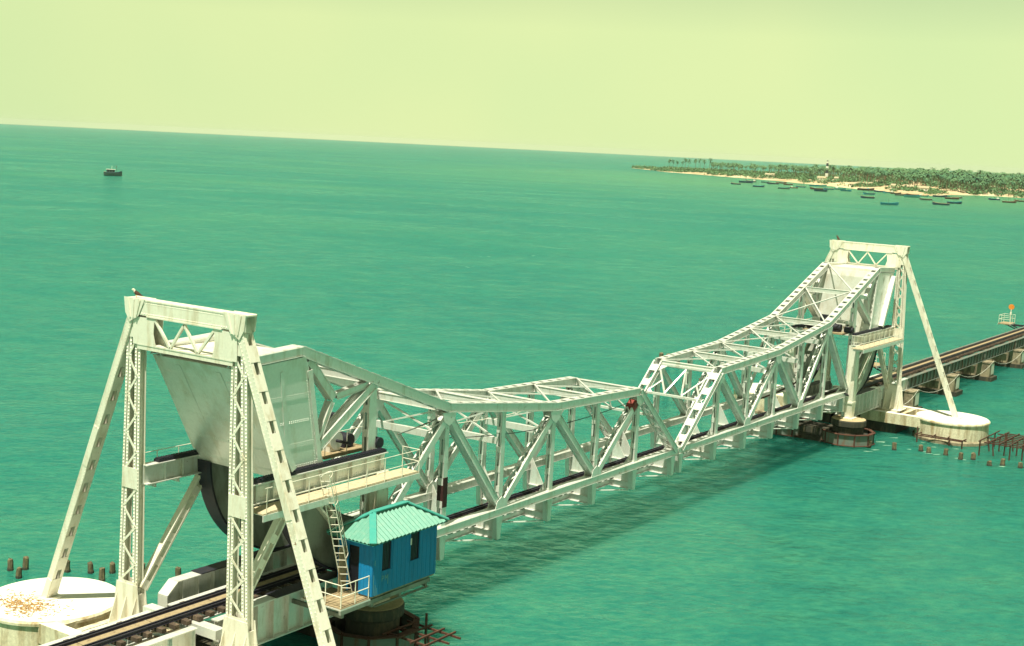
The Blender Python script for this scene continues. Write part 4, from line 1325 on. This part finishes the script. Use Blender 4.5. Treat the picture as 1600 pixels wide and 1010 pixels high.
def foam():
    random.seed(77)
    mb = MB()
    spots = []
    for _ in range(7): spots.append((31.6 + random.gauss(0, 1.6), -2.9 + random.gauss(0, .5), .35))
    for _ in range(9): spots.append((31.4 + random.gauss(0, .35), random.uniform(-13.5, -5), .28))
    for _ in range(4): spots.append((35.3 + random.gauss(0, .4), random.uniform(-8.5, -4), .25))
    for cx, cy in ((150, 122), (162, 118), (196, 92), (215, 70), (150, 60), (228, 62), (170, 44), (128, 110)):
        for _ in range(3): spots.append((cx + random.gauss(0, .8), cy + random.gauss(0, .8), .30))
    for x, y, r in spots:
        n = 9; a0 = random.uniform(0, 6.28); el = random.uniform(1.5, 3.2); th = R(-50 + random.uniform(-15, 15))
        ring = []
        for k in range(n):
            a = a0 + 2 * math.pi * k / n; q = r * random.uniform(.35, 1.0)
            dx_, dy_ = q * el * math.cos(a) * .6, q * math.sin(a) * .5
            ring.append((x + dx_ * math.cos(th) - dy_ * math.sin(th), y + dx_ * math.sin(th) + dy_ * math.cos(th), ZW + .012))
        mb.add(ring + [(x, y, ZW + .035)], [(k, (k + 1) % n, n) for k in range(n)], True)
    tag(mb.build('foam', 'foam'), 'flecks of pale foam on the water', 'foam', kind='stuff')
foam()

# ------------------------------------------------------------------ birds
def bird(x, y, z, label, heading, size=1.0, white=True):
    t = thing('bird', (x, y, z), label, 'bird')
    ch, sh = math.cos(heading), math.sin(heading)
    def P(a, b, c): return (x + size * (a * ch - b * sh), y + size * (a * sh + b * ch), z + size * c)
    # body of rings from tail to beak
    prof = [(-.30, .10, .02), (-.22, .13, .045), (-.10, .19, .085), (.02, .25, .10), (.10, .33, .085), (.14, .40, .062), (.18, .44, .065), (.23, .45, .045), (.27, .43, .012)]
    vs = []; fs = []; n = 8
    for a, c, r in prof:
        for k in range(n):
            g = 2 * math.pi * k / n
            vs.append(P(a - r * .5 * math.sin(g), r * math.cos(g), c + r * math.sin(g)))
    for i in range(len(prof) - 1):
        for k in range(n):
            fs.append((i * n + k, i * n + (k + 1) % n, (i + 1) * n + (k + 1) % n, (i + 1) * n + k))
    mb = MB(); mb.add(vs[:n * 5], [f for f in fs if max(f) < n * 5], True); mb.build('body', 'featherdark', t)
    vs2 = vs[n * 4:]; mb = MB(); mb.add(vs2, [tuple(i - n * 4 for i in f) for f in fs if min(f) >= n * 4], True); mb.build('head', 'featherlight' if white else 'featherdark', t)
    for k in (-1, 1):
        mb = MB(); mb.add([P(.08, k * .09, .30), P(-.05, k * .12, .22), P(-.34, k * .05, .06), P(-.10, k * .06, .30), P(-.02, k * .10, .13)], [(0, 1, 3), (1, 2, 3), (0, 4, 1), (1, 4, 2)]); mb.build('wing', 'featherdark', t)
        mb = MB(); mb.cyl(P(0, k * .05, 0), P(.02, k * .05, .16), .014 * size, n=5); mb.build('leg', 'orange', t)
bird(-XT, COLY[1] + .45, 12.0, 'brown bird with a white head perched on the near tower beam', 2.4, 0.75)
bird(XT, COLY[1] + .2, 12.0, 'small dark bird perched on the far tower beam', 1.0, 0.9, False)

# ------------------------------------------------------------------ headland
SHORE = [(1543, 880), (1455, 806), (1366, 731), (1336, 681), (1305, 641), (1275, 603), (1250, 562), (1216, 521), (1160, 473), (1140, 448), (1118, 426), (1049, 375), (1019, 347), (983, 313), (968, 288), (1050, 296), (1088, 287), (1110, 271), (1098, 248), (1112, 190), (1150, 60), (1190, -120)]
BACK = [(1260, -420), (2400, -420), (2400, 380), (1900, 470), (1740, 590), (1640, 720), (1600, 800), (1575, 868)]
POLY = np.array(SHORE + BACK, float)
def inside(P):
    x, y = P[:, 0], P[:, 1]
    r = np.zeros(len(P), bool); n = len(POLY); j = n - 1
    for i in range(n):
        xi, yi = POLY[i]; xj, yj = POLY[j]
        c = ((yi > y) != (yj > y)) & (x < (xj - xi) * (y - yi) / (yj - yi + 1e-12) + xi)
        r ^= c; j = i
    return r
def sdist(P):
    best = np.full(len(P), 1e9); n = len(POLY)
    for i in range(n):
        a, b = POLY[i], POLY[(i + 1) % n]
        ab = b - a; t = np.clip(((P - a) @ ab) / (ab @ ab), 0, 1)
        best = np.minimum(best, np.linalg.norm(P - (a + t[:, None] * ab), axis=1))
    return np.where(inside(P), best, -best)
_rng = np.random.default_rng(5)
_ph = _rng.uniform(0, 6.28, (8, 2)); _fr = _rng.uniform(.006, .035, (8, 2)) * _rng.choice([-1, 1], (8, 2))
def wob(P):
    return sum(np.sin(P[:, 0] * f[0] + P[:, 1] * f[1] + p[0]) for f, p in zip(_fr, _ph)) / 8
def land_h(P):
    d = sdist(P) + wob(P) * 5
    h = np.interp(d, [-60, -4, 0, 6, 16, 40, 90, 200, 500], [-3, -.6, 0, 1.0, 2.4, 5.0, 8.0, 10.5, 12])
    tip = np.clip((1543 - P[:, 0]) / 280, .25, 1)
    return ZW + np.where(h > 0, h * (.85 + .35 * wob(P * 1.7)) * tip, h)
def headland():
    st = 9.0
    gx = np.arange(930, 2100, st); gy = np.arange(-240, 930, st)
    X, Y = np.meshgrid(gx, gy, indexing='ij')
    P = np.stack([X.ravel(), Y.ravel()], 1)
    Z = land_h(P)
    nx, ny = len(gx), len(gy)
    vs = [(a, b, c) for (a, b), c in zip(P, Z)]
    fs = []
    for i in range(nx - 1):
        for j in range(ny - 1):
            q = (i * ny + j, (i + 1) * ny + j, (i + 1) * ny + j + 1, i * ny + j + 1)
            if max(Z[k] for k in q) > ZW - 1.0: fs.append(q)
    mb = MB(); mb.add(vs, fs, True)
    tag(mb.build('headland', 'sand'), kind='structure')
headland()

# camera-independent growth: palms and scrub over the whole seaward strip of the headland
def scatter(n, dmin, dmax, seed, box=(930, 2000, -230, 920)):
    g = np.random.default_rng(seed); out = np.empty((0, 2))
    while len(out) < n:
        P = np.stack([g.uniform(box[0], box[1], 6000), g.uniform(box[2], box[3], 6000)], 1)
        d = sdist(P); ok = (d > dmin) & (d < dmax)
        out = np.concatenate([out, P[ok]])
    return out[:n]

def palm_meshes(seed):
    g = random.Random(seed)
    tr = MB(); lean = (g.uniform(-1, 1), g.uniform(-1, 1)); pts = []
    for i in range(5):
        f = i / 4; pts.append((lean[0] * f * f, lean[1] * f * f, 9.5 * f))
    for i in range(4):
        tr.cyl(pts[i], pts[i + 1], .24 - .03 * i, .21 - .03 * i, 6, i == 3)
    cr = MB(); top = Vector(pts[-1])
    for k in range(17):
        a = 2 * math.pi * k / 17 + g.uniform(-.2, .2); e = g.uniform(-.5, 1.0)
        L = g.uniform(3.0, 4.2); p = top.copy(); w = .34
        el = e; segs = 4
        for j in range(segs):
            q = p + Vector((math.cos(a) * math.cos(el), math.sin(a) * math.cos(el), math.sin(el))) * (L / segs)
            sd = Vector((-math.sin(a), math.cos(a), 0)); w2 = (.34, .55, .5, .30, .04)[j + 1]
            drop = Vector((0, 0, -.22))
            cr.add([p, p + sd * w + drop, q + sd * w2 + drop, q], [(0, 1, 2, 3)])
            cr.add([p, p - sd * w + drop, q - sd * w2 + drop, q], [(0, 3, 2, 1)])
            p = q; w = w2; el -= .48
    return tr.mesh('trunk', 'trunk'), cr.mesh('crown', 'frond')
PALMS = [palm_meshes(40 + i) for i in range(6)]

def palm(x, y, z, sc_, k, label, group):
    t = thing('palm_tree', (x, y, z), label, 'palm tree', group, rz=random.uniform(0, 6.28))
    t.scale = (sc_ * random.uniform(1.0, 1.15), sc_ * random.uniform(1.0, 1.15), sc_)
    for nm, me in (('trunk', PALMS[k][0]), ('crown', PALMS[k][1])):
        o = bpy.data.objects.new(nm, me); COL.objects.link(o); o.parent = t
    return t

def grow():
    random.seed(21)
    camxy = np.array([-76.5, -38.8])
    # the lone slender palms on the spit
    lone = [(1047, 5), (1052, 4), (1058, 3), (1066, 3), (1071, 6), (1076, 5), (1087, 5), (1094, 6), (1101, 5), (1108, 7)]
    for i, (u, hh) in enumerate(lone):
        ang = yaw - math.atan((u - 800) / 2098.0) + .0068
        dd = 1660 + (i % 3) * 14
        x, y = camxy[0] + dd * math.cos(ang), camxy[1] + dd * math.sin(ang)
        z = float(land_h(np.array([[x, y]]))[0])
        palm(x, y, z, (12.5 + hh) / 12.0, i % 6, '%s from the left of the ten slender palms standing alone on the spit' % (ordn + ['seventh', 'eighth', 'ninth', 'tenth'])[i], 'lone palms on the spit').scale = ((12.5 + hh) / 19.0,) * 2 + ((11.0 + 1.2 * hh) / 12.0,)
    P = scatter(5200, 4, 240, 9)
    d = sdist(P); dist = np.hypot(P[:, 0] - camxy[0], P[:, 1] - camxy[1])
    ang = np.degrees(np.arctan2(P[:, 1] - camxy[1], P[:, 0] - camxy[0]))
    # thick grove on the right, thinner towards the spit, clear over the bare dunes
    right = np.clip((23.0 - ang) / 5.0, 0, 1)
    keep = []
    g = np.random.default_rng(4)
    for i in range(len(P)):
        if ang[i] > 26.2 or ang[i] < 9.5: continue
        if ang[i] > 18.6 and d[i] < 34: continue
        if 16.2 < ang[i] <= 18.6 and d[i] < 18: continue
        if ang[i] > 24.0 and d[i] > 150: continue
        pr = .26 + .74 * right[i]
        if g.random() < pr: keep.append(i)
    keep.sort(key=lambda i: dist[i])
    H = land_h(P)
    solo = [i for i in keep if 12.6 < ang[i] < 26.5][:270]
    ss = set(solo); rest = [i for i in keep if i not in ss][:1500]
    for c, i in enumerate(solo):
        palm(P[i, 0], P[i, 1], H[i] - .2, random.uniform(.85, 1.25), c % 6, 'coconut palm in the dense green grove on the headland', 'palms of the headland grove')
    mv = []; mf = []; cv = []; cf = []
    tm = MB(); cm = MB()
    for c, i in enumerate(rest):
        tr, cr = PALMS[c % 6]; s_ = random.uniform(.85, 1.25); rz = random.uniform(0, 6.28)
        m = Matrix.Translation((P[i, 0], P[i, 1], H[i] - .2)) @ Matrix.Rotation(rz, 4, 'Z') @ Matrix.Scale(s_, 4)
        cm.add([m @ v.co for v in cr.vertices], [tuple(p.vertices) for p in cr.polygons])
        tm.add([m @ v.co for v in tr.vertices], [tuple(p.vertices) for p in tr.polygons])
    o = cm.build('palm_grove', 'frond'); tag(o, 'far palms of the grove behind the nearer ones', 'palm grove', kind='stuff')
    k = tm.build('trunks', 'trunk', o); tag(k, kind='stuff')
    # scrub: leafy mounds with gaps
    Q = scatter(10500, 2.5, 190, 13)
    dq = sdist(Q); aq = np.degrees(np.arctan2(Q[:, 1] - camxy[1], Q[:, 0] - camxy[0])); hq = land_h(Q)
    bare = wob(Q * 2.3 + 40)
    sb = MB(); g = random.Random(8)
    for i in range(len(Q)):
        if aq[i] < 9.5: continue
        lim = .20
        if 17.5 < aq[i] < 21.5: lim = -.02
        if 22.5 < aq[i] < 25.0 and dq[i] < 45: lim = -.06
        if dq[i] < 14 and g.random() < (.62 if 18 < aq[i] < 25 else .15): continue
        if bare[i] > lim: continue
        rr = g.uniform(2.0, 5.4); hh = rr * g.uniform(.55, .95)
        for _ in range(26):
            a = g.uniform(0, 6.28); ct = g.uniform(-.1, 1); st_ = math.sqrt(max(0, 1 - ct * ct)); q = g.uniform(.7, 1.08)
            c = Vector((Q[i, 0] + rr * q * st_ * math.cos(a), Q[i, 1] + rr * q * st_ * math.sin(a), hq[i] + hh * q * ct))
            s1 = g.uniform(.5, 1.2)
            e1 = Vector((g.gauss(0, 1), g.gauss(0, 1), g.gauss(0, .6))).normalized() * s1
            e2 = Vector((g.gauss(0, 1), g.gauss(0, 1), g.gauss(0, .6))).normalized() * s1
            sb.add([c - e1, c + e2, c + e1, c - e2], [(0, 1, 2, 3)])
    o = sb.build('scrub', 'scrub'); tag(o, 'low green scrub covering the dunes of the headland', 'scrub', kind='stuff')
grow()

def at_land(u, dd):
    ang = yaw - math.atan((u - 800) / 2098.0) + .0072
    x, y = -76.5 + dd * math.cos(ang) , -38.8 + dd * math.sin(ang)
    return x, y, float(land_h(np.array([[x, y]]))[0])

def lighthouse():
    x, y, z = at_land(1292, 1420); z += 1.0
    t = thing('lighthouse', (x, y, z), 'black and white banded lighthouse above the palms of the headland', 'lighthouse')
    bands = [(0, 5.0, 'white'), (5.0, 8.6, 'black'), (8.6, 12.2, 'white'), (12.2, 15.2, 'black')]
    for a, b, m in bands:
        r0, r1 = 1.7 - a * .038, 1.7 - b * .038
        mb = MB(); mb.lathe((x, y, z), [(r0, a), (r1, b)], 16); mb.build('tower_band', m, t)
    mb = MB(); mb.lathe((x, y, z), [(1.5, 15.2), (1.5, 15.6)], 16); mb.build('gallery', 'white', t)
    mb = MB(); mb.lathe((x, y, z), [(.8, 15.6), (.8, 17.2)], 12); mb.build('lantern', 'white', t)
    mb = MB(); mb.lathe((x, y, z), [(1.0, 17.2), (.12, 18.3)], 12); mb.build('lantern_roof', 'black', t)
lighthouse()

def house(u, dd, w, dpt, h, mat, label, rz):
    x, y, z = at_land(u, dd); w *= .75; dpt *= .75; h *= .9
    t = thing('house', (x, y, z - .3), label, 'house', 'houses on the headland', rz)
    def loc(mb, nm, mat_, par):
        o = bpy.data.objects.new(nm, mb.mesh(nm, mat_)); COL.objects.link(o); o.parent = par; return o
    mb = MB(); mb.box(-dpt / 2, dpt / 2, -w / 2, w / 2, 0, h); loc(mb, 'wall', mat, t)
    mb = MB(); mb.prism([(-dpt / 2 - .4, h), (dpt / 2 + .4, h), (0, h + 1.5)], lambda p, q: (p[0], q, p[1]), -w / 2 - .3, w / 2 + .3); loc(mb, 'roof', 'deck', t)
    for yy in (-w * .3, w * .3):
        mb = MB(); mb.box(-dpt / 2 - .03, -dpt / 2 + .05, yy - .5, yy + .5, 1.2, 2.3); loc(mb, 'window', 'glass', t)
    mb = MB(); mb.box(-dpt / 2 - .03, -dpt / 2 + .05, -.5, .5, 0, 2.1); loc(mb, 'door', 'umber', t)
house(1204, 1478, 13, 6, 3.4, 'white', 'long pale house among scrub below the left part of the palm grove', .2)
house(1285, 1380, 11, 6, 3.2, 'white', 'pale house just left of the foot of the lighthouse', .1)
house(1308, 1345, 5, 5, 4.0, 'white', 'small white house just right of the foot of the lighthouse', .1)
house(1334, 1250, 8, 5, 3.0, 'white', 'low cream house on the dune right of the lighthouse', .3)
house(1358, 1240, 9, 5, 3.2, 'white', 'cream house between palms in the middle of the grove', .2)
house(1398, 1190, 6, 5, 3.4, 'white', 'small cream house under the tall palms in the middle of the shore', .2)
house(1444, 1150, 12, 6, 3.6, 'white', 'broad cream house above the beach at the edge of the dense palms', .1)
house(1424, 1165, 7, 5, 3.0, 'white', 'small house left of the broad cream house above the beach', .1)

# ------------------------------------------------------------------ boats
def hull(L, B, D, n=9):
    """open wooden boat: raised bow, flat run, low transom"""
    mb = MB(); rows = []
    for i in range(n):
        f = i / (n - 1); x = (f - .5) * L
        bw = B / 2 * (math.sin(math.pi * min(1, (1.02 - f) * .82 + .12)) ** .6 if f > .35 else (.74 + .26 * f / .35))
        if f > .97: bw = .04
        sheer = D * (1 + .55 * max(0, f - .55) ** 1.5 / .3 + .12 * max(0, .2 - f) / .2)
        keel = -.35 + (.55 * max(0, f - .8) / .2)
        rows.append([(x, -bw, sheer), (x, -bw * .86, D * .35), (x, -bw * .35, keel), (x, bw * .35, keel), (x, bw * .86, D * .35), (x, bw, sheer)])
    vs = [p for r in rows for p in r]; fs = []
    for i in range(n - 1):
        for k in range(5):
            a = i * 6 + k; fs.append((a, a + 6, a + 7, a + 1))
    fs.append((0, 1, 2, 3, 4, 5)); fs.append(tuple((n - 1) * 6 + k for k in (5, 4, 3, 2, 1, 0)))
    mb.add(vs, fs)
    gun = MB()
    for sgn, k in ((-1, 0), (1, 5)):
        for i in range(n - 1):
            gun.bar(rows[i][k], rows[i + 1][k], .16, .14)
    dk = MB()
    for i in range(n - 2):
        a, b = rows[i], rows[i + 1]; z_ = D * .62
        dk.add([(a[0][0], a[0][1] * .93, z_), (b[0][0], b[0][1] * .93, z_), (b[5][0], b[5][1] * .93, z_), (a[5][0], a[5][1] * .93, z_)], [(0, 1, 2, 3)])
    th = []
    for f in (.25, .45, .65):
        q = MB(); q.box((f - .5) * L - .15, (f - .5) * L + .15, -B * .42, B * .42, D * .78, D * .84); th.append(q)
    return mb, gun, dk, th
HULL = hull(9.4, 2.3, .95)
HM = {k: HULL[0].mesh('hull', k) for k in ('navy', 'teal', 'aqua', 'umber', 'greyhull')}
GM = {k: HULL[1].mesh('gunwale', k) for k in ('teal', 'deck', 'navy', 'aqua')}
DM = HULL[2].mesh('deck', 'deck'); TM = [q.mesh('thwart', 'umber') for q in HULL[3]]
CAB = MB().box(-3.7, -1.9, -.8, .8, .6, 2.0).mesh('wheelhouse', 'white')
MAST = MB().cyl((-.6, 0, .4), (-.5, 0, 3.1), .06, n=5).mesh('mast', 'umber')
NET = MB().lathe((1.2, 0, 0), [(.9, .5), (.8, .95), (.45, 1.25), (.1, 1.35)], 9).mesh('net_heap', 'aqua')
def boat(x, y, L, col, gun, label, rz, cab=False):
    t = thing('fishing_boat', (x, y, ZW), label, 'boat', 'fishing boats moored off the headland', rz)
    s_ = L / 9.4; t.scale = (s_, s_ * 1.05, s_ * 1.1)
    for nm, me in [('hull', HM[col]), ('gunwale', GM[gun]), ('deck', DM)] + [('thwart', q) for q in TM] + ([('wheelhouse', CAB)] if cab else []) + ([('mast', MAST)] if int(x) % 2 else []) + ([('net_heap', NET)] if int(y) % 3 == 0 else []):
        o = bpy.data.objects.new(nm, me); COL.objects.link(o); o.parent = t
BOATS = [  # pixel column in the photo (for the order), x, y, length, hull, gunwale
    (1150, 944, 440, 8, 'navy', 'deck'), (1165, 1029, 470, 12, 'navy', 'navy'), (1176, 1079, 488, 9, 'greyhull', 'deck'), (1186, 905, 402, 8.5, 'navy', 'teal'),
    (1194, 1090, 479, 7, 'greyhull', 'teal'), (1208, 1046, 452, 10, 'navy', 'deck'), (1212, 1102, 468, 9, 'umber', 'deck'), (1225, 894, 376, 8.5, 'greyhull', 'aqua'),
    (1237, 1052, 440, 8, 'umber', 'deck'), (1241, 937, 386, 6, 'umber', 'deck'), (1252, 987, 401, 8, 'teal', 'deck'), (1265, 1070, 423, 8, 'teal', 'teal'),
    (1277, 942, 369, 10, 'umber', 'deck'), (1282, 1080, 420, 9, 'aqua', 'aqua'), (1284, 888, 344, 9.5, 'navy', 'navy'), (1296, 968, 369, 8, 'teal', 'deck'),
    (1310, 990, 368, 9, 'aqua', 'aqua'), (1321, 948, 347, 8, 'teal', 'navy'), (1334, 1050, 362, 8, 'umber', 'deck'), (1346, 1020, 357, 13, 'umber', 'navy'),
    (1357, 786, 271, 8.5, 'navy', 'deck'), (1359, 886, 306, 8, 'teal', 'navy'), (1373, 993, 336, 8, 'navy', 'teal'), (1386, 975, 322, 8, 'teal', 'deck'),
    (1390, 675, 218, 9.6, 'teal', 'teal'), (1398, 960, 311, 8, 'umber', 'deck'), (1408, 918, 293, 8.5, 'navy', 'deck'), (1424, 936, 290, 9, 'umber', 'deck'),
    (1428, 880, 272, 11, 'aqua', 'teal'), (1447, 832, 247, 8, 'greyhull', 'deck'), (1450, 935, 281, 7, 'aqua', 'deck'), (1466, 945, 272, 10, 'navy', 'navy'),
    (1469, 741, 209, 9.5, 'navy', 'deck'), (1488, 789, 215, 9, 'navy', 'teal'), (1490, 960, 272, 6, 'greyhull', 'aqua'), (1492, 905, 251, 9.5, 'umber', 'deck'),
    (1502, 945, 259, 7, 'greyhull', 'deck'), (1557, 960, 236, 8, 'navy', 'teal'), (1574, 905, 211, 9, 'umber', 'deck'), (1596, 960, 217, 8, 'umber', 'deck')]
def ordinal(n):
    base = ['', 'first', 'second', 'third', 'fourth', 'fifth', 'sixth', 'seventh', 'eighth', 'ninth', 'tenth', 'eleventh', 'twelfth', 'thirteenth', 'fourteenth', 'fifteenth', 'sixteenth', 'seventeenth', 'eighteenth', 'nineteenth', 'twentieth']
    if n <= 20: return base[n]
    tens = {2: 'twenty', 3: 'thirty', 4: 'forty'}[n // 10]
    return (tens + '-' + base[n % 10]) if n % 10 else {3: 'thirtieth', 4: 'fortieth'}[n // 10]
random.seed(31)
cname = {'navy': 'dark blue', 'teal': 'teal blue', 'aqua': 'pale aqua', 'umber': 'brown', 'greyhull': 'grey green'}
for i, (u, x, y, L, c, g) in enumerate(sorted(BOATS)):
    boat(x, y, L * 1.05, c, g, '%s open fishing boat, %s from the left among those off the headland' % (cname[c], ordinal(i + 1)), R(-65 + random.uniform(-14, 14)) + (math.pi if random.random() < .4 else 0), cab=(i % 7 == 2))

def trawler():
    x, y = 333.0, 467.0
    t = thing('trawler', (x, y, ZW), 'grey blue trawler with a wheelhouse alone on the sea at the left', 'boat', rz=R(-38))
    def loc(mb, nm, m):
        o = bpy.data.objects.new(nm, mb.mesh(nm, m)); COL.objects.link(o); o.parent = t; return o
    hb, gb, db, _ = hull(8.2, 3.0, 1.5)
    loc(hb, 'hull', 'greyhull'); loc(gb, 'gunwale', 'navy'); loc(db, 'deck', 'deck')
    mb = MB(); mb.box(-2.9, .9, -1.1, 1.1, 1.0, 2.9); wh = loc(mb, 'wheelhouse', 'greyhull')
    mb = MB(); mb.box(-3.1, 1.1, -1.3, 1.3, 2.9, 3.05); loc(mb, 'wheelhouse_roof', 'white')
    for xx in (-2.2, -1.0, .2):
        for e in (-1, 1):
            mb = MB(); mb.box(xx - .35, xx + .35, e * 1.11 - .02, e * 1.11 + .02, 1.9, 2.6); loc(mb, 'window', 'glass')
    mb = MB(); mb.cyl((1.6, 0, 1.0), (1.6, 0, 4.9), .07, n=6); mb.cyl((1.6, 0, 4.6), (3.4, 0, 2.0), .03, n=5); mb.cyl((1.6, 0, 4.6), (-1, 0, 3.0), .03, n=5); loc(mb, 'mast', 'umber')
    mb = MB(); mb.cyl((-.6, .4, 3.0), (-.4, .4, 4.6), .05, n=6); loc(mb, 'aerial', 'white')
    mb = MB(); mb.cyl((-3.6, -.5, 1.6), (-3.6, .5, 1.6), .4, n=10); loc(mb, 'net_drum', 'deck')
trawler()

# ------------------------------------------------------------------ air
def haze():
    mb = MB(); mb.box(-8000, 8000, -8000, 8000, ZW - 1.0, 26.0)
    m = bpy.data.materials.new('haze_air'); m.use_nodes = True
    n, l = m.node_tree.nodes, m.node_tree.links
    n.clear()
    out = n.new('ShaderNodeOutputMaterial'); v = n.new('ShaderNodeVolumePrincipled')
    v.inputs['Color'].default_value = (0.92, 1.0, 0.92, 1)
    v.inputs['Density'].default_value = 0.000045
    v.inputs['Anisotropy'].default_value = 0.0
    l.new(v.outputs[0], out.inputs['Volume'])
    o = mb.build('haze', m)
    tag(o, kind='stuff')
haze()
